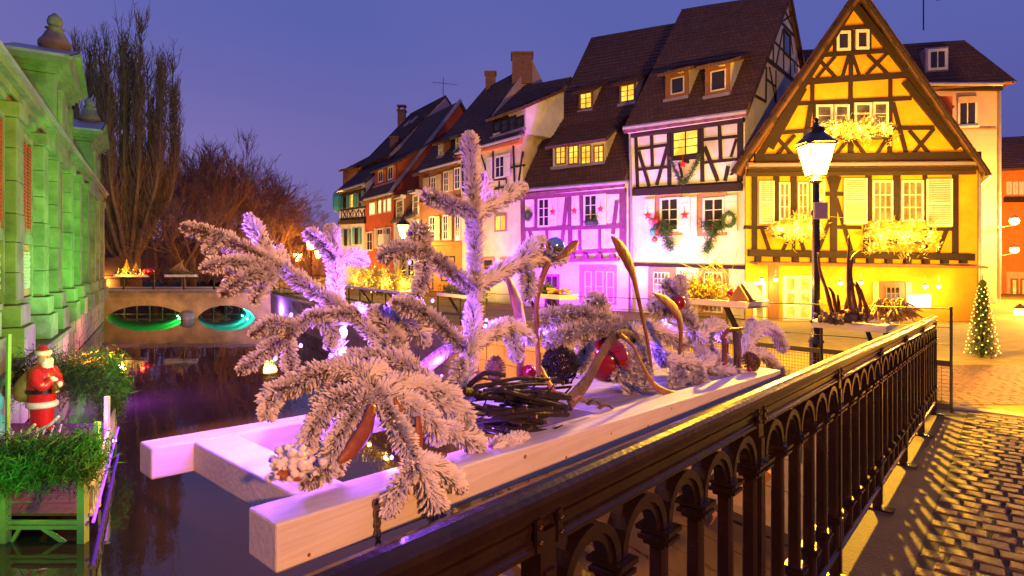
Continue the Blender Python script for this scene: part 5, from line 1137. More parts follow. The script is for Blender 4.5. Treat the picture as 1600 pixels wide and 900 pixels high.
LP = street_lamp(p, 3.45, 'tall street lamp by the quay railing in front of the yellow house', 'street lamps along the quay', power=0)
m = MB(); c = pt(1283, 329, 8.86); m.cbox(c, .20, .02, .24); o = m.obj('sign_plate', 'sign_grey', LP); m = MB(); m.cbox(c+V((0, .014, 0)), .22, .012, .26); m.obj('sign_back', 'frame_white', LP); m = MB(); m.bar(c+V((-.05, .02, .05)), p+V((0, 0, 2.55)), .03, .03); m.obj('bracket', 'iron', LP)
p = pt(630, 400, 36); p.z = -.5
street_lamp(p, 4.1, 'glowing street lamp in front of the white annex', 'street lamps along the quay', power=0, scale=1.5)
for x, y, D, lb in ((486, 383, 62, 'upper left lamp of the far cluster by the wood'), (465, 403, 75, 'leftmost lamp of the far cluster'), (497, 398, 78, 'middle lamp of the far cluster'), (508, 403, 82, 'rightmost lamp of the far cluster'), (422, 396, 48, 'street lamp by the end of the far bridge')):
    c = pt(x, y, D); p = V((c.x, c.y, -.5)); street_lamp(p, c.z+.3, lb, 'far street lamps', power=0, scale=2.1, sides=6)
for x, y, D, lb in ((1585, 345, 30, 'upper lamp on the lane wall at the right edge'), (1585, 390, 33, 'second lamp on the lane wall, below the upper one'), (1594, 487, 24, 'low lamp standing in the lane at the right edge')):
    c = pt(x, y, D); t = thing('wall_lamp', lb, 'lamp', c, 'lamps of the lane'); m = MB(); m.ball(c, .22, 12); m.obj('globe', 'lamp_far', t); m = MB(); m.lathe([(.24, .12), (.12, .26), (.02, .34)], c, 10); m.obj('cap', 'iron', t)
    m = MB(); m.tube([c+V((0, 0, -.2)), c+V((-.6, .2, -.35)), c+V((-1.1, .4, -.3))] if y < 400 else [c+V((0, 0, -.2)), V((c.x, c.y, -.5))], .035, 6); m.obj('bracket', 'iron', t)
    lamp('lane_light', 'POINT', c+V((-.6, -1.6, 0)), AMBER, 6000 if y < 400 else 2600, size=.2)
# lamp of the bridge pier: cold floodlight by the water
c = pt(445, 484, 37.6); t = thing('floodlight', 'bright violet blue floodlight low on the quay wall by the far bridge', 'floodlight', c); m = MB(); m.ball(c, .27, 12); m.obj('lens', 'lamp_blue', t); m = MB(); m.cbox(c+V((.1, .18, 0)), .4, .2, .36); m.obj('housing', 'iron_flat', t)
# lit christmas tree
p = pt(1535, 555, 11.6); p.z = gz(11.6)
t = thing('christmas_tree', 'slim fir tree wound with warm lights by the yellow house corner', 'christmas tree', p); m = MB(); m.tube([p, p+V((0, 0, 1.66))], [.035, .008], 6); m.obj('trunk', 'twig', t)
m = MB(); rng = random.Random(4)
for i in range(620):
    z = .06+1.5*(i/620)**1.1; rad = .27*(1-(z/1.66))**.85+.02; a = i*2.39996; q = p+V((rad*math.cos(a)*rng.uniform(.7, 1.05), rad*math.sin(a)*rng.uniform(.7, 1.05), z-.03))
    o0 = p+V((0, 0, z+.03))
    for k in range(16):
        f = lerp(o0, q, .25+.75*k/16); d = (q-o0).normalized()*.05+V((rng.gauss(0, .025), rng.gauss(0, .025), rng.gauss(.005, .02))); s_ = V((-d.y, d.x, .3*d.z)).normalized()*.010; m.add([f-s_, f+s_, f+d], [(0, 1, 2)])
m.obj('needles', 'needle_green', t, kind='stuff'); m = MB()
for i in range(130):
    z = .06+1.4*(i/130); rad = .285*(1-(z/1.66))**.85+.015; a = i*2.39996; m.ball(p+V((rad*math.cos(a), rad*math.sin(a), z)), .013, 6)
m.obj('fairy_lights', 'bulb_warm', t, kind='stuff')
# ================================================================ PLANTER HUNG ON THE BRIDGE RAILING
PO = V((-.333, .814, 0))
def PF(s, q, h=0):                     # s along the railing, q out over the canal, h above the timber tops
    p = PO+rd*s-rr*q; p.z = 1.33-.0483*s+h; return p
def pl(x, y, p):                       # photo pixel (x, y) on the upright plane p metres out from the planter front
    D = (1.04+1.325*p)/(.869-(x-800)/FPX); return pt(x, y, D)
def PX(L_): return [pl(*a) for a in L_]
t = thing('hanging_planter', 'large white painted timber frame hung on the near bridge railing', 'planter', PF(1, .3, -.07))
def pbeam(s0_, s1_, q0, q1, h0, h1, name, mt='white_paint', bev=.004):
    m = MB(); ps = [PF(s0_, q0, h0), PF(s1_, q0, h0), PF(s1_, q1, h0), PF(s0_, q1, h0), PF(s0_, q0, h1), PF(s1_, q0, h1), PF(s1_, q1, h1), PF(s0_, q1, h1)]
    m.hexa(ps); return m.obj(name, mt, t, bev=bev)
nb = pbeam(0, 2.35, 0, .088, -.072, 0, 'beam'); pbeam(.078, .168, .090, .512, -.066, -.003, 'beam'); pbeam(0, 2.28, .514, .585, -.066, -.002, 'beam'); pbeam(2.19, 2.28, .090, .512, -.066, -.003, 'beam'); pbeam(1.02, 1.10, .090, .512, -.068, -.012, 'beam')
for i in range(5): pbeam(.72, 2.188, .094+.084*i, .094+.084*i+.080, -.034, -.016+R.uniform(-.001, .001), 'board', 'board_paint', .002)
for s_ in (1.5, 2.1):
    m = MB(); m.bar(PF(s_, -.03, -.42), PF(s_, .5, -.10), .035, .045); m.obj('bracket', 'cut_wood', t); m = MB(); m.bar(PF(s_, -.02, -.10), PF(s_, .55, -.09), .04, .045); m.obj('bracket', 'cut_wood', t)
def knot(s_, h, r):
    m = MB(); m.lathe([(r, 0), (r*.9, .0012), (.001, .0016)], PF(s_, .0005, h), 10, ax=rr); m.obj('knot', 'wood_door', nb)
for a in ((.165, -.052, .0025), (.21, -.03, .004), (.36, -.035, .003), (.9, -.03, .003), (1.5, -.05, .004), (1.85, -.02, .003), (.55, -.018, .005), (.7, -.05, .0035), (1.1, -.045, .005), (1.25, -.015, .003), (1.7, -.055, .004), (2.0, -.04, .004), (2.2, -.02, .003), (.05, -.06, .003)): knot(*a)
def strap(s_, h0, n, lb):
    t = thing('metal_strap', lb, 'strap', PF(s_, -.004, h0), 'perforated straps on the planter')
    for k in range(n):
        c = PF(s_+.0015*math.sin(k*.8), -.005-.0012*k, h0-.0165*k-.008); m = MB(); vs = []
        for i in range(13):
            a = 2*math.pi*i/12
            for r_, o in ((.0028, 0), (.0064 if abs(math.sin(a)) < .8 else .0085, 0), (.0064 if abs(math.sin(a)) < .8 else .0085, .0016), (.0028, .0016)): vs.append(c+rd*(r_*math.cos(a))+V((0, 0, r_*math.sin(a)*1.05))+rr*o)
        m.add(vs, [(i*4+j, i*4+4+j, i*4+4+(j+1) % 4, i*4+(j+1) % 4) for i in range(12) for j in range(4)]); m.obj('strap_link', 'steel_strap', t)
    m = MB(); m.lathe([(.0055, 0), (.0055, .003), (.003, .0045)], PF(s_, -.003, h0-.006), 8, ax=rr); m.obj('screw', 'bolt', t)
strap(.165, -.005, 9, 'perforated metal strap hanging from the front of the near timber'); strap(2.33, -.012, 4, 'short metal strap at the far end of the white timber')

# ---------------------------------------------------------------- frosted fir boughs
def fir(label, name, branches, wpx=17, dens=5600, snow=.85, group=None, cat='fir branch', ln=1.0):
    base = branches[0][0]; b0 = pl(*base); t = thing(name, label, cat, b0, group)
    for bi, br in enumerate(branches):
        pts = bez(PX(br), 7); rng = random.Random(hash((round(br[0][0]), round(br[-1][1]), len(br))) % 9999)
        seg = [(pts[i+1]-pts[i]).length for i in range(len(pts)-1)]; tot = sum(seg); Dm = sum(p.y for p in pts)/len(pts)
        rad = wpx*.76/FPX*Dm*ln
        st = MB(); k = len(pts); st.tube(pts, [.0075-.004*i/k for i in range(k)], 6, 2)
        nd = MB(); cum = [0]
        for s_ in seg: cum.append(cum[-1]+s_)
        def at(u):
            i = 0
            while i < len(seg)-1 and cum[i+1] < u: i += 1
            f = (u-cum[i])/max(seg[i], 1e-6); return lerp(pts[i], pts[i+1], f), (pts[i+1]-pts[i]).normalized()
        n = int(tot*dens*1.3)
        for _ in range(n):
            u = rng.random()*tot; p, d = at(u); e = d.orthogonal().normalized(); f = d.cross(e); a = rng.uniform(0, 6.283); r = e*math.cos(a)+f*math.sin(a)
            tp = min(1, (tot-u)/(.05)+.30)*(1+.22*math.sin(u*97+bi*2.1)*math.sin(u*41+bi)); l = rad*rng.uniform(.5, 1.35)*tp*1.15; gap = .30*max(0, math.sin(u*63+bi*1.7+r.x*3))
            v = (d*rng.uniform(.35, .8)+r*rng.uniform(.65, 1)).normalized(); b = p+r*.006; wd = rng.uniform(.0008, .0015); sd = v.cross(V((rng.gauss(0, 1), rng.gauss(0, 1), rng.gauss(0, 1)))).normalized()*wd; s2 = v.cross(sd).normalized()*wd
            if r.z > -.25: mi = 0 if rng.random() < snow+.08-gap else 1
            else: mi = 1 if rng.random() < .55 else 0
            wide = 1.5 if mi == 0 else 1.0
            tip = b+v*l; q = b+v*l*.8
            nd.add([b+sd*.6, b-sd*.6, q-sd*wide, q+sd*wide, tip, b+s2*.6, b-s2*.6, q-s2*wide, q+s2*wide], [(0, 1, 2, 3), (3, 2, 4), (5, 6, 7, 8), (8, 7, 4)], mi)
        for _ in range(int(tot*820*snow)):
            u = rng.random()*tot; p, d = at(u); e = d.orthogonal().normalized(); f = d.cross(e); a = rng.uniform(0, 6.283); r = e*math.cos(a)+f*math.sin(a)
            if r.z < -.1+rng.gauss(0, .25): continue
            st.blob(p+r*rad*rng.uniform(.35, .85)*min(1, (tot-u)/.02+.4), rng.uniform(.0022, .0052)*(rad/.024), 0)
        so = st.obj('branch', ['snow', 'needle', 'twig'], t, smooth=False); nd.obj('needles', ['flock', 'needle', 'twig'], so, kind='stuff')
    return t
fir('tall upright frosted fir top with whorls of side shoots in the middle of the planter', 'frosted_fir', [
    [(722, 640, .22), (733, 560, .25), (742, 450, .28), (741, 330, .28), (733, 205, .28)],
    [(740, 332, .28), (700, 318, .26), (662, 303, .24)], [(746, 332, .28), (778, 314, .30), (820, 292, .32)], [(752, 325, .30), (757, 295, .34), (753, 272, .34)],
    [(738, 450, .28), (695, 418, .25), (660, 388, .23), (662, 362, .22), (640, 365, .21)], [(660, 392, .23), (625, 390, .20), (593, 403, .18)], [(664, 398, .23), (662, 432, .21), (652, 462, .20)],
    [(748, 446, .28), (790, 420, .30), (830, 408, .32), (884, 402, .35)], [(808, 412, .31), (830, 388, .30), (850, 372, .29)], [(818, 412, .31), (826, 440, .27), (822, 470, .25)],
    [(726, 545, .26), (685, 508, .24), (655, 486, .22), (615, 472, .20)], [(735, 540, .26), (768, 520, .28), (797, 509, .30), (832, 534, .31)], [(797, 512, .3), (804, 540, .28), (808, 565, .27)], [(795, 512, .3), (793, 498, .29)], [(722, 560, .22), (717, 590, .19), (712, 622, .17)]], 14.5)
fir('long frosted fir bough fanning out to the left over the canal', 'frosted_fir', [
    [(650, 600, .22), (590, 530, .28), (532, 482, .32), (470, 440, .34), (421, 407, .35)], [(421, 407, .35), (357, 377, .33), (285, 354, .30)], [(424, 407, .35), (402, 365, .37), (386, 335, .38)], [(417, 414, .35), (361, 411, .30), (318, 419, .27)],
    [(424, 418, .35), (383, 433, .30), (348, 460, .27)], [(430, 426, .35), (410, 445, .30), (397, 472, .27)], [(436, 418, .35), (438, 398, .39), (434, 385, .4)],
    [(560, 490, .30), (485, 497, .30), (444, 528, .28), (374, 580, .25)], [(462, 510, .29), (425, 507, .26), (393, 523, .24)], [(447, 528, .28), (452, 558, .26), (455, 584, .24)], [(500, 496, .30), (520, 520, .28), (512, 545, .27)], [(345, 368, .32), (330, 385, .30), (322, 395, .29)]], 13)
fir('small upright frosted fir tip behind the left bough', 'frosted_fir', [[(530, 585, .42), (526, 480, .44), (523, 410, .45), (516, 350, .46)], [(522, 405, .45), (500, 378, .43), (478, 362, .42)], [(528, 405, .45), (552, 400, .47), (574, 411, .48)], [(530, 500, .44), (560, 485, .45), (575, 500, .45)]], 13)
fir('snow laden drooping fir bough spilling over the front timber', 'frosted_fir', [
    [(640, 640, .10), (587, 612, .13), (554, 578, .16), (510, 579, .18), (462, 601, .18), (428, 615, .17), (417, 655, .16)], [(690, 625, .14), (655, 588, .18), (605, 560, .21), (525, 569, .24)],
    [(580, 612, .13), (525, 625, .13), (490, 667, .12), (476, 712, .11)], [(588, 615, .13), (560, 635, .10), (532, 680, .08), (508, 733, .07), (472, 757, .06)], [(540, 665, .09), (528, 700, .08), (528, 742, .08)], [(525, 600, .17), (505, 632, .15), (490, 650, .14)],
    [(590, 615, .13), (610, 650, .07), (632, 690, .02), (652, 726, -.012)], [(650, 724, -.012), (622, 765, -.02), (604, 808, -.02)], [(652, 726, -.012), (674, 772, -.022), (696, 836, -.024)], [(650, 722, -.010), (690, 735, -.012), (724, 764, -.016)],
    [(595, 610, .13), (640, 600, .13), (690, 612, .11), (724, 645, .09), (733, 672, .08)], [(600, 620, .12), (640, 628, .10), (668, 648, .08), (690, 695, .06)], [(640, 628, .1), (645, 665, .08), (640, 695, .07)], [(693, 665, .08), (722, 682, .06), (755, 694, .05)], [(660, 610, .12), (700, 640, .10), (712, 690, .07)], [(560, 600, .15), (580, 580, .17), (610, 590, .18)]], 18.5, dens=6800, snow=.92)
fir('short frosted fir sprig lying on the front timber', 'frosted_fir', [[(766, 700, .05), (790, 690, .05), (822, 682, .05)], [(786, 692, .05), (800, 696, .04), (815, 694, .035)]], 11)
fir('flocked fir bough over the big red bauble', 'frosted_fir', [
    [(1010, 560, .30), (975, 515, .33), (940, 500, .33), (895, 489, .32), (842, 502, .30)], [(975, 515, .33), (915, 514, .30), (856, 535, .27)], [(945, 497, .33), (938, 474, .35), (918, 470, .34)], [(915, 520, .30), (914, 548, .28), (908, 580, .26)],
    [(985, 520, .33), (1030, 515, .35), (1070, 540, .35)], [(1000, 545, .30), (975, 572, .25), (962, 592, .23)], [(992, 555, .30), (990, 590, .24), (984, 622, .20)], [(1000, 555, .30), (1005, 590, .24), (1008, 615, .2)], [(1005, 530, .33), (1030, 548, .30), (1040, 572, .27)]], 15.5)
fir('flocked fir mass behind the curled pod at the right of the planter', 'frosted_fir', [
    [(1105, 585, .22), (1090, 530, .28), (1068, 482, .32), (1040, 440, .35)], [(1068, 482, .32), (1062, 455, .33), (1064, 433, .34)], [(1075, 500, .3), (1045, 485, .30), (1020, 474, .30)], [(1090, 530, .28), (1118, 508, .28), (1134, 528, .27)], [(1085, 520, .28), (1105, 540, .26), (1112, 555, .25)], [(1040, 562, .24), (1080, 566, .2), (1092, 585, .17), (1078, 604, .15)], [(1050, 560, .24), (1062, 580, .2), (1052, 606, .16)],
    [(1100, 575, .22), (1135, 582, .15), (1168, 592, .09), (1162, 612, .04)], [(1095, 570, .22), (1120, 560, .22), (1140, 570, .2)]], 14)
fir('bluish frosted fir sprig at the far right end of the planter', 'frosted_fir', [[(1158, 560, .22), (1168, 535, .25), (1190, 512, .28), (1212, 520, .28), (1224, 548, .28)], [(1172, 528, .26), (1175, 510, .28), (1172, 498, .29)], [(1160, 556, .22), (1195, 556, .22), (1220, 586, .2)]], 11)
fir('curled clump of frosted fir behind the sticks', 'frosted_fir', [[(640, 600, .20), (622, 540, .26), (612, 492, .3), (638, 476, .31), (662, 494, .3)], [(625, 540, .26), (598, 500, .28), (578, 482, .3)], [(618, 510, .28), (645, 508, .25), (668, 540, .23)], [(620, 530, .26), (600, 545, .24), (590, 565, .22)]], 16)
# snow lumps and shell bowls
m = MB(); c = pl(456, 722, .05)
for _ in range(130): m.blob(c+V((R.gauss(0, .013), R.gauss(0, .013), R.gauss(0, .009))), R.uniform(.004, .009))
tag(m.obj('snow_clump', 'snow', smooth=True), 'round clump of fake snow in a brown shell on the near left corner', 'snow clump')
def pod(name, label, pts, wid, mt='pod', flat=.4, cat='seed pod', n=10, hint=None, group='dried pods'):
    P3 = bez(PX(pts), 6); k = len(P3)-1; Dm = sum(p.y for p in P3)/len(P3)
    ws = []
    for i in range(k+1):
        f = i/k*(len(wid)-1); j = min(len(wid)-2, int(f)); ws.append(lerp(wid[j], wid[j+1], f-j)/FPX*Dm/2)
    m = MB(); m.tube(P3, ws, n, flat=flat, hint=hint or tuple(-V((rr.x, rr.y, .2))))
    return tag(m.obj(name, mt, smooth=True), label, cat, group)
pod('seed_pod', 'tall slender spoon shaped pod rising above the red bauble', [(955, 370, .20), (972, 392, .20), (988, 425, .21), (1000, 478, .22), (1012, 535, .23), (1020, 590, .24), (1027, 632, .25)], [3, 24, 28, 18, 13, 12, 11, 9, 7], 'driftwood', .35)
pod('seed_pod', 'bent pod leaning against the small red bauble', [(1020, 458, .12), (1042, 472, .13), (1060, 494, .14), (1064, 520, .15), (1062, 552, .16)], [2, 15, 24, 23, 20, 18], 'driftwood', .3)
pod('curled_strip', 'thin curled wood strip looping down to the right of the red bauble', [(968, 522, .14), (988, 540, .13), (1004, 572, .11), (1024, 603, .09), (1056, 618, .08), (1084, 612, .08), (1096, 594, .09)], [8, 6, 7, 9, 12, 16, 10, 5], 'driftwood', .3)
pod('bark_strip', 'rough grey bark strip arching across the big red bauble', [(890, 628, .10), (918, 594, .13), (938, 556, .15), (958, 528, .16), (980, 520, .17), (1000, 530, .18)], [22, 19, 17, 16, 12, 6], 'bark', .35, 'bark')
pod('seed_pod', 'spoon shaped pod beside the silver bauble', [(868, 404, .28), (884, 394, .29), (897, 383, .3), (904, 376, .3)], [5, 14, 16, 3], 'driftwood', .4)
pod('wooden_stem', 'slim brown stem standing under the silver bauble', [(858, 410, .29), (845, 440, .3), (838, 480, .3), (840, 540, .3), (842, 600, .3)], [10, 12, 9, 8, 8], 'driftwood', .8, 'stem')
pod('driftwood', 'broad driftwood piece standing behind the fir trunk', [(792, 432, .42), (806, 470, .42), (815, 520, .42), (812, 590, .42)], [8, 26, 26, 16], 'driftwood', .35, 'driftwood')
pod('bark_log', 'slanting bark covered log left of the fir trunk', [(652, 582, .34), (682, 560, .33), (712, 538, .32)], [22, 23, 20], 'bark', .9, 'log')
pod('seed_pod', 'long orange pod under the drooping front bough', [(582, 632, .07), (572, 668, .06), (552, 700, .05), (530, 722, .045)], [12, 27, 26, 8])
pod('seed_pod', 'dark red pod peeping between the front fir twigs', [(618, 620, .08), (622, 642, .075), (616, 662, .07)], [4, 18, 5])
pod('seed_pod', 'upright slender pod below the front fir bough', [(653, 650, .06), (655, 675, .055), (656, 700, .05)], [8, 14, 10])
pod('seed_pod', 'flat curved pod lying on the boards under the front bough', [(648, 700, .06), (668, 712, .05), (698, 710, .05)], [6, 18, 5])
pod('shell_bowl', 'brown shell under the fake snow clump', [(430, 732, .045), (445, 743, .04), (470, 748, .04)], [5, 17, 8])
pod('seed_pod', 'dark pod half hidden behind the left front twigs', [(505, 628, .2), (522, 640, .2), (540, 632, .2)], [6, 15, 5])
pod('leaf_shard', 'brown dried leaf lying over the stick pile', [(845, 572, .16), (858, 600, .13), (874, 622, .11)], [4, 15, 5], 'pod', .25, 'leaf')
pod('seed_pod', 'reddish pod leaning behind the fir trunk', [(732, 548, .36), (742, 572, .36), (748, 596, .36)], [6, 19, 12])
# hollow bark tube on the right
t = thing('bark_house', 'hollow piece of reddish bark standing by the pine cone', 'bark', pl(1143, 572, .12))
for x0, x1, ya, yb, p0, w_ in ((1131, 1131, 572, 526, .16, 16), (1152, 1150, 573, 516, .12, 22)):
    m = MB(); m.tube(bez(PX([(x0, ya, p0), ((x0+x1)/2+1, (ya+yb)/2, p0), (x1, yb, p0)]), 4), [w_/2/FPX*2.7]*9, 7, flat=.4); m.obj('bark_slab', 'bark' if x0 > 1140 else 'driftwood', t)
m = MB(); m.tube(PX([(1126, 530, .17), (1138, 516, .14), (1158, 514, .12)]), [.012, .016, .012], 7, flat=.6); m.obj('bark_slab', 'driftwood', t)
# baubles
def bauble(x, y, p, r, mt, label, capdir=(0, 0, 1)):
    c = pl(x, y, p); t = thing('bauble', label, 'bauble', c); m = MB(); m.ball(c, r, 32); m.obj('ball', mt, t, smooth=True)
    d = V(capdir).normalized(); m = MB(); m.lathe([(r*.2, r*.96), (r*.2, r*1.14), (r*.15, r*1.17)], c, 12, ax=d); m.tube([c+d*r*1.15, c+d*r*1.3], r*.04, 5); m.obj('cap', 'gold', t); return t
bauble(948, 562, .30, .080, 'bauble_red', 'big glossy red bauble behind the bark arch', (.3, .2, 1)); bauble(1058, 473, .22, .032, 'bauble_red', 'red bauble resting on the bent pod', (.6, .1, .5)); bauble(826, 582, .40, .026, 'bauble_red', 'small red bauble beside the slim brown stem', (0, .4, 1)); bauble(867, 385, .27, .029, 'bauble_silver', 'mirror silver bauble on top of the slim stem', (.3, .5, .3))
bauble(1171, 577, .05, .011, 'bauble_red', 'tiny red berry bauble at the foot of the right pine cone', (0, 0, 1)); bauble(784, 702, .07, .012, 'bauble_red', 'tiny dark red bauble near the short fir sprig')
# pine cones
def pinecone(x, y, p, h, ax, label):
    c = pl(x, y, p); t = thing('pinecone', label, 'pine cone', c); q = V(ax).to_track_quat('Z', 'Y'); m = MB(); m.lathe([(.05*h, -.5*h), (.25*h, -.3*h), (.25*h, 0), (.12*h, .35*h), (.02*h, .5*h)], c, 8, ax=ax); m.obj('core', 'pinecone', t); sm = MB()
    n = 110
    for i in range(n):
        f = i/n; z = (-.47+.95*f)*h; r_ = h*.40*math.sin(math.pi*min(1, (f*.86+.10)))**.75; a = i*2.39996; L_ = .12*h
        u = V((math.cos(a), math.sin(a), 0)); s_ = V((-u.y, u.x, 0)); b = u*r_*.55+V((0, 0, z)); e = u*r_+V((0, 0, z+L_*.35)); w_ = .075*h
        ps = [b-s_*w_*.5, b+s_*w_*.5, e+s_*w_, e-s_*w_, e+u*.02*h+V((0, 0, .045*h)), b+V((0, 0, .03*h))]
        sm.add([c+(q @ x_) for x_ in ps], [(0, 1, 2, 3), (3, 2, 4), (0, 3, 5), (1, 5, 2), (3, 4, 5), (2, 5, 4)])
    sm.obj('scales', 'pinecone', t, kind='stuff'); return t
pinecone(774, 577, .30, .072, (.05, 0, 1), 'pine cone standing upright behind the stick pile'); pinecone(1174, 566, .07, .092, (-.55, -.2, 1), 'large tilted pine cone at the right end of the planter')
# sticks and twig ball
t = thing('stick_pile', 'heap of dark cut sticks lying across the planter boards', 'sticks', pl(800, 650, .15)); rng = random.Random(12)
for k in range(78):
    x0 = rng.uniform(722, 810); y0 = rng.uniform(598, 674); dx = rng.uniform(55, 120); x1 = min(893, x0+dx); y1 = y0+rng.uniform(-18, 34); y1 = min(y1, 690-(893-x1)*.02); p0 = rng.uniform(.08, .30); p1 = p0+rng.uniform(-.10, .06)
    a, b = pl(x0, y0, p0), pl(x1, y1, max(.05, p1)); mid = lerp(a, b, .5)+V((rng.gauss(0, .008), rng.gauss(0, .008), rng.gauss(0, .008))); r_ = rng.uniform(.0032, .0078); P3 = bez([a, mid, b], 4)
    m = MB(); m.tube(P3, [r_*(1-.25*i/8) for i in range(9)], 6)
    if rng.random() < .5: i = rng.randint(3, 6); m.tube([P3[i], P3[i]+V((rng.uniform(.01, .03), rng.uniform(-.02, .02), rng.uniform(.008, .03)))], [r_*.6, r_*.3], 4)
    s_ = m.obj('stick', 'stick_dark', t); d = (P3[-1]-P3[-2]).normalized(); m = MB(); m.lathe([(r_*.72, 0), (r_*.7, .0012), (r_*.1, .0014)], P3[-1], 6, ax=d); m.obj('cut_end', 'cut_wood', s_)
m = MB(); c = pl(876, 570, .26); rng = random.Random(21)
for _ in range(330):
    d = V((rng.gauss(0, 1), rng.gauss(0, 1), rng.gauss(0, 1))).normalized(); e = d.cross(V((rng.gauss(0, 1), rng.gauss(0, 1), rng.gauss(0, 1)))).normalized(); r_ = .055*rng.uniform(.6, 1); a = c+d*r_-e*.03; b = c+d*r_*1.12+e*.012*rng.uniform(.3, 1); m.tube([a, b], [.0026, .0018], 4)
tag(m.obj('twig_ball', 'stick_dark'), 'round ball of dark leafy twigs left of the red bauble', 'twig ball')
for k, (x, y, lb) in enumerate(((905, 622, 'pale curl of wood shaving on the boards'), (928, 628, 'dark wood chip beside the shaving'), (946, 634, 'thin wood chip nearest the front timber'))):
    m = MB(); a = pl(x-10, y+4, .09); b = pl(x+10, y+4, .08); mid = lerp(a, b, .5)+V((0, 0, .012)); m.tube(bez([a, mid, b], 4), .008, 6, flat=.35); tag(m.obj('wood_chip', ('cut_wood', 'bark', 'driftwood')[k]), lb, 'wood chip', 'wood chips on the boards')
# violet fairy lights woven through the boughs
LED = [(536, 520, .34), (537, 553, .32), (620, 705, .10), (612, 715, .09), (690, 560, .30), (690, 588, .28), (735, 690, .08), (770, 672, .1), (455, 492, .33), (760, 500, .30), (676, 470, .28), (850, 520, .30), (905, 545, .30), (1010, 555, .30), (1098, 520, .30), (1180, 545, .26), (430, 560, .28), (380, 440, .33), (560, 600, .2), (640, 410, .30), (800, 540, .3), (532, 720, .08), (745, 380, .34), (1040, 500, .33), (500, 470, .37), (440, 418, .39), (370, 402, .36), (350, 440, .33), (470, 540, .32), (335, 388, .36), (650, 520, .31), (720, 430, .32), (775, 420, .34), (880, 500, .36), (950, 520, .38), (1060, 520, .35), (735, 300, .32), (600, 480, .33), (680, 420, .27), (545, 400, .49), (1120, 545, .28)]
t = thing('string_lights', 'string of violet fairy lights woven through the frosted boughs', 'string lights', pl(690, 590, .3))
for i, (x, y, p) in enumerate(LED):
    c = pl(x, y, p); m = MB(); r_ = .0095 if i < 2 else .0036; m.lathe([(r_*.3, -r_), (r_, -r_*.3), (r_, r_*.5), (r_*.3, r_*1.3)], c, 8); m.obj('bulb', 'bulb_white' if i < 2 else 'bulb_violet', t)
    lamp('led', 'POINT', c+V((0, 0, -.006)), VIO if i % 3 else (.42, .08, 1), (4 if i < 2 else (2.8 if x < 560 else 2.2) if p > .2 else .35), size=.012)

# ================================================================ OTHER PLANTERS ON THE QUAY RAILING
def qplanter(Y0, Y1, label, z=1.22, off=.35, wd=.55):
    t = thing('planter_box', label, 'planter', quay((Y0+Y1)/2, 0, z), 'white planters on the quay railing'); a, b = quay(Y0, -.14, z), quay(Y1, -.14, z); a.z = b.z = z+gz((Y0+Y1)/2)
    
    for o_, e_, w_ in ((a, b-a, qn*.05), (a+qn*wd, b-a, qn*.05), (a+qn*.052, (b-a)*.06, qn*(wd-.054)), (lerp(a, b, .94)+qn*.052, (b-a)*.06, qn*(wd-.054))): m = MB(); m.box(o_, e_, w_, V((0, 0, .09 if w_.length < .1 else .085))); m.obj('beam', 'white_paint', t)
    m = MB(); m.box(a+qn*.05+V((0, 0, -.012)), b-a, qn*(wd-.05), V((0, 0, .03))); m.obj('board', 'board_paint', t)
    for f in (.25, .75): m = MB(); p = lerp(a, b, f); m.bar(p+qn*(wd*.8)+V((0, 0, -.02)), p+V((0, 0, -.62)), .07, .05); m.obj('strut', 'iron_flat', t)
    return t, a, b
t, a, b = qplanter(8.55, 10.0, 'white planter of golden foliage, red ball and bird house before the white house', 1.17)
mid = lambda f, o=.3, h=.09: lerp(a, b, f)+qn*o+V((0, 0, h))
m = MB(); pts = [mid(R.uniform(.35, .95), R.uniform(.1, .5), abs(R.gauss(.12, .12))) for _ in range(50)]; foliage_clump(m, pts, 3600, (.05, .05, .05), .09, .02, .2); tag(m.obj('golden_foliage', 'gold_leaf'), 'golden lit leafy branches in the planter before the white house', 'foliage')
m = MB()
for _ in range(16):
    c = mid(R.uniform(.3, .6), .3, .1); m.tube(bez([c, c+V((R.gauss(0, .12), 0, .35)), c+V((R.gauss(.05, .3), R.gauss(0, .1), R.uniform(.5, .85)))], 4), [.007-.0006*i for i in range(9)], 4)
tag(m.obj('bare_twigs', 'gold_leaf'), 'tall pale bare twigs rising from the golden planter', 'twigs')
def mini_ball(c, r, label):
    m = MB(); m.ball(c, r, 18); m.lathe([(r*.2, r*.95), (r*.2, r*1.15)], c, 8); tag(m.obj('red_ball', 'bauble_red', smooth=True), label, 'bauble', 'red balls on the quay planters')
mini_ball(mid(.28, .25, .17), .075, 'red ball beside the bird house in the golden planter')
m = MB(); c = mid(.10, .3, .09); w_ = .16
m.prism([c+qd*-w_+V((0, 0, 0)), c+qd*w_, c+qd*w_+V((0, 0, .02)), c+V((0, 0, .24)), c-qd*w_+V((0, 0, .02))], qn*.2); t2 = tag(m.obj('bird_house', 'wood_door'), 'small pitched bird house at the end of the golden planter', 'bird house'); m = MB(); m.bar(c-qd*.2+V((0, 0, .02)), c+V((0, 0, .27)), .28, .025, up=(0, 0, 1)); m.obj('roof', 'white_paint', t2)
for f in (.04, .16): lamp('planter_glow', 'POINT', mid(f, -.02, .16), (1, .72, .25), 6, size=.04)
lamp('planter_glow', 'POINT', mid(.5, .0, .35), (1, .70, .12), 28, size=.06); lamp('planter_glow', 'POINT', mid(.75, .0, .3), (1, .70, .12), 22, size=.06)
t, a, b = qplanter(12.3, 13.8, 'small white planter with a red ball before the purple house', 1.18, wd=.45)
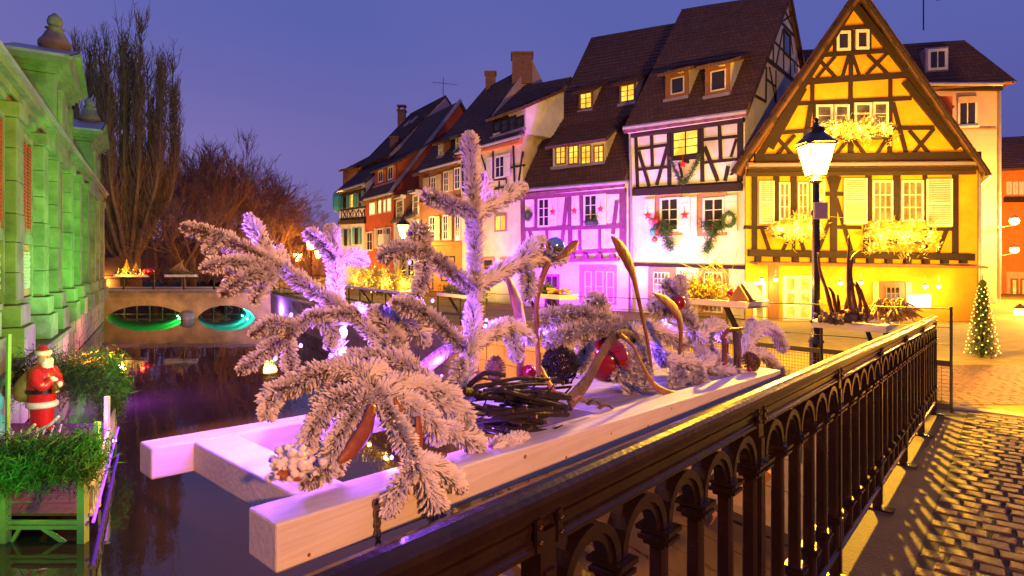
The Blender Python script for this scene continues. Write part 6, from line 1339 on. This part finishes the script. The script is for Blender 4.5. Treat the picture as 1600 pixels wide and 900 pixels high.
mini_ball(lerp(a, b, .65)+qn*.2+V((0, 0, .2)), .10, 'red ball in the planter before the purple house'); m = MB(); m.tube([lerp(a, b, .3)+qn*.2+V((0, 0, .12)), lerp(a, b, .7)+qn*.2+V((0, 0, .12))], .07, 6); foliage_clump(m, [lerp(a, b, .5)+qn*.2+V((0, 0, .15))], 200, (.07, .07, .05), .2, .03, .5); tag(m.obj('sprigs', 'needle_green'), 'dark sprigs behind the red ball before the purple house', 'greenery')
m = MB(); c = lerp(a, b, .25)+qn*.15+V((0, 0, .12)); [m.tube([c+V((R.gauss(0, .12), R.gauss(0, .1), 0)), c+V((R.gauss(0, .14), R.gauss(0, .1), .08))], .025, 5) for _ in range(16)]; tag(m.obj('pine_logs', 'cut_wood'), 'small cut logs in the planter before the purple house', 'logs')
t, a, b = qplanter(19.5, 24.5, 'long white planter of glowing branches before the orange houses', 1.15)
m = MB(); pts = [lerp(a, b, R.random())+qn*R.uniform(0, .5)+V((0, 0, abs(R.gauss(.2, .25)))) for _ in range(80)]; foliage_clump(m, pts, 1800, (.08, .08, .1), .28, .04, .4)
for _ in range(40): c = V(R.choice(pts)); m.tube([c, c+V((R.gauss(0, .25), R.gauss(0, .2), R.uniform(.3, 1.0)))], .012, 3)
tag(m.obj('glowing_branches', 'gold_leaf'), 'glowing golden branches in the long planter before the orange houses', 'foliage')
m = MB(); [m.ball(V(R.choice(pts))+V((R.gauss(0, .1), -.1, R.gauss(.1, .2))), .03, 6) for _ in range(60)]; m.obj('fairy_lights', 'bulb_warm', None, kind='stuff')
for f in (.1, .4, .7, .95): lamp('planter_glow', 'POINT', lerp(a, b, f)+V((0, -.5, .35)), (1, .62, .10), 90, size=.12)
t, a, b = qplanter(15.5, 17.2, 'white planter of dark plants on the quay railing, left of the fir trunk', 1.1, wd=.5); m = MB(); foliage_clump(m, [lerp(a, b, k/6)+qn*.25+V((0, 0, .15)) for k in range(7)], 420, (.12, .1, .08), .2, .03, .6); tag(m.obj('dark_plants', 'needle_green'), 'dark low plants in the planter left of the fir trunk', 'greenery')
# root planter in front of the yellow house
A, B = pt(1267, 500, 7.65), pt(1385, 505, 7.0); zt_ = .93; A.z = B.z = zt_; e = (B-A); e.z = 0; dpt = V((.656, .755, 0))*.95
t = thing('planter_box', 'white planter heaped with roots beside the street lamp', 'planter', A, 'white planters on the quay railing')
for o_, v in ((A, e), (A+dpt, e)): m = MB(); m.box(o_+V((0, 0, -.09)), v, dpt.normalized()*.07, V((0, 0, .09))); m.obj('beam', 'white_paint', t, bev=.004)
for o_ in (A+e*.0+dpt*.076, A+e*.92+dpt*.076): m = MB(); m.box(o_+V((0, 0, -.088)), e.normalized()*.07, dpt*.92, V((0, 0, .085))); m.obj('beam', 'white_paint', t)
m = MB(); m.box(A+V((0, 0, -.085))+dpt*.075, e, dpt*.92, V((0, 0, .02))); m.obj('board', 'board_paint', t)
m = MB(); q = A+e*.75+dpt*.1; m.bar(q+V((0, 0, -.1)), V((q.x+.18, q.y-.1, gz(7.5)+.2)), .12, .05); m.obj('strut', 'iron_flat', t); m = MB(); q = A+e*.97+dpt*.2; m.bar(q+V((0, 0, -.1)), V((q.x, q.y, gz(7.5)+.3)), .05, .05); m.obj('strut', 'iron_flat', t)
rng = random.Random(31)
def rp_(x, y, D=7.55): return pt(x, y, D)
roots = [[(1332, 498), (1326, 460), (1325, 420), (1327, 368)], [(1338, 490), (1330, 440), (1331, 405), (1344, 391)], [(1330, 440), (1345, 455), (1356, 495)], [(1300, 488), (1292, 455), (1282, 425), (1278, 395)], [(1306, 490), (1302, 460), (1294, 448)], [(1318, 498), (1324, 470), (1330, 440)], [(1312, 492), (1309, 460)], [(1296, 495), (1286, 488), (1281, 470)], [(1362, 498), (1350, 470), (1338, 440)], [(1340, 500), (1344, 470), (1336, 445)]]
t = thing('root_sculpture', 'tall reddish twisted roots standing in the planter by the lamp post', 'roots', rp_(1330, 498))
for r_ in roots:
    P3 = bez([rp_(x, y, 7.55+rng.uniform(-.12, .12)) for x, y in r_], 5); k = len(P3); m = MB(); m.tube(P3, [lerp(.030, .011, i/k)*rng.uniform(.85, 1.15) for i in range(k)], 7); m.obj('root', 'root', t, smooth=True)
m = MB()
for _ in range(46): c = rp_(rng.uniform(1310, 1362), rng.uniform(486, 500), 7.5+rng.uniform(-.2, .2)); m.blob(c, rng.uniform(.03, .06))
m.obj('root_base', 'root', t, kind='stuff')
t = thing('vine_heap', 'tangle of pale curled vines at the right of the root planter', 'vines', rp_(1395, 498, 7.4))
for _ in range(44):
    x = rng.uniform(1366, 1418); P3 = bez([rp_(x+rng.uniform(-25, 10), rng.uniform(492, 502), 7.35+rng.uniform(-.1, .4)), rp_(x, rng.uniform(466, 488), 7.4+rng.uniform(0, .3)), rp_(x+rng.uniform(5, 30), rng.uniform(485, 503), 7.5+rng.uniform(0, .4))], 5); m = MB(); m.tube(P3, rng.uniform(.008, .015), 6); m.obj('vine', 'root_pale', t, smooth=True)
m = MB(); c = rp_(1300, 498, 7.35)
for _ in range(40): m.blob(c+V((rng.gauss(0, .10), rng.gauss(0, .08), rng.gauss(0, .025))), rng.uniform(.02, .05))
m.obj('moss', 'bark', None, kind='stuff')
# ================================================================ LIGHT OF THE LAMPS AND FLOODLIGHTS
lamp('lamp_light', 'POINT', (4.75, 9.0, gz(9)+3.45-.06), (1, .49, .01), 8800, size=.10)
lamp('lamp_light', 'POINT', pt(630, 372, 36), (1, .62, .2), 1500, size=.2)
for x, y, D, p in ((486, 383, 62, 4800), (465, 403, 75, 3800), (505, 400, 80, 4200), (422, 396, 48, 1700)): lamp('far_light', 'POINT', pt(x, y, D)+V((0, -.2, 0)), AMBER, p, size=.3)
# lamp on our bridge, behind the camera to the right
street_lamp((2.3, -3.2, gz(-3.2)), 2.7, 'street lamp on the bridge footway behind the viewpoint', 'street lamps along the quay', power=0)
lamp('lamp_light', 'POINT', (2.3, -3.2, gz(-3.2)+2.65), (1, .35, .08), 1400, size=.10)
# floodlights washing the facades
def wash(F, f, out, zb, col, power, tz, spot=120, du=0):
    p = F.P(F.W*f, zb, out); lamp('facade_wash', 'SPOT', p, col, power, aim=F.P(F.W*f+du, tz, 0), size=.15, spot=spot, blend=.8)
for f in (.12, .5, .88): wash(FY, f, 4.6, 1.2, (1, .49, .04), 1750, 6.0, 140)
wash(FY, .5, 7.5, 1.0, (1, .43, .03), 6800, 9.5, 90)
for f in (.25, .75): wash(FW, f, 3.6, -.2, (1, .80, .52), 850, 4.0, 100)
for f in (.2, .55, .85): wash(FP, f, 2.6, -.3, (.44, .02, 1), 2800, 3.2, 130)
wash(FC, .5, 3.6, -.2, (1, .66, .22), 1500, 4.5, 130)
wash(FB, .5, 3.6, -.2, (1, .58, .18), 1500, 5, 130)
wash(FR, .5, 4.0, -.2, (1, .52, .14), 1900, 6, 130); wash(FT, .5, 4, -.2, (1, .62, .3), 900, 5, 130)
# green and violet washes on the market hall, terrace, bridge
for D0, o_, p in ((5, 4.5, 1500), (9.5, 7.5, 5400), (15, 4.2, 4300), (21, 3.8, 3600)): lamp('green_wash', 'SPOT', hp(D0, o_, -1.0), GRN, p, aim=hp(D0+6, 0, 4.2), size=.2, spot=84, blend=.8)
lamp('quay_wash', 'SPOT', hp(13, 1.2, .6), (1, .36, .02), 14000, aim=quay(10.5, 0, -1.3), size=.2, spot=75); lamp('green_wash', 'POINT', (3.9, 6.0, -1.8), GRN, 30, size=.05)
lamp('violet_wash', 'POINT', (-7.6, 10.6, -1.2), PURP, 45, size=.08); lamp('violet_wash', 'POINT', hp(14.5, 2.2, -1.2), PURP, 480, size=.1); lamp('violet_wash', 'POINT', hp(19.5, 2.0, -1.3), (.8, .15, .6), 240, size=.1); lamp('violet_wash', 'POINT', hp(26, 1.8, -1.2), (1, .25, .35), 240, size=.1)
lamp('green_wash', 'POINT', (-6.6, 7.2, -1.2), GRN, 30, size=.08); lamp('santa_spot', 'SPOT', (-6.2, 8.5, -.2), (1, .9, .75), 260, aim=(-9.2, 11.4, -.8), size=.06, spot=40)
for (a, b), c_ in zip(ar, ((.02, 1, .10), (.02, .7, .5))):
    for y_ in (.8, 3.0): lamp('green_wash', 'POINT', (b-.45-.62*y_, BD+y_, WZ+.12), c_, 150, size=.04)
lamp('blue_flood', 'POINT', pt(445, 484, 37.6)+V((-.25, -.35, 0)), (.30, .12, 1), 1100, size=.15); lamp('blue_flood', 'POINT', (-17.6, BD+1.5, WZ+.4), (.05, .15, 1), 120, size=.15)
lamp('bridge_wash', 'SPOT', quay(27, .2, 2.6), (1, .55, .08), 8500, aim=(-23.5, BD, -1.2), size=.2, spot=60)
lamp('quay_wash', 'SPOT', hp(16, 1.0, -.4), (.55, .18, 1), 700, aim=quay(17, 0, -1.4), size=.2, spot=90)
lamp('tree_glow', 'POINT', PB+V((0, -3.2, .5)), AMBER, 700, size=.2)
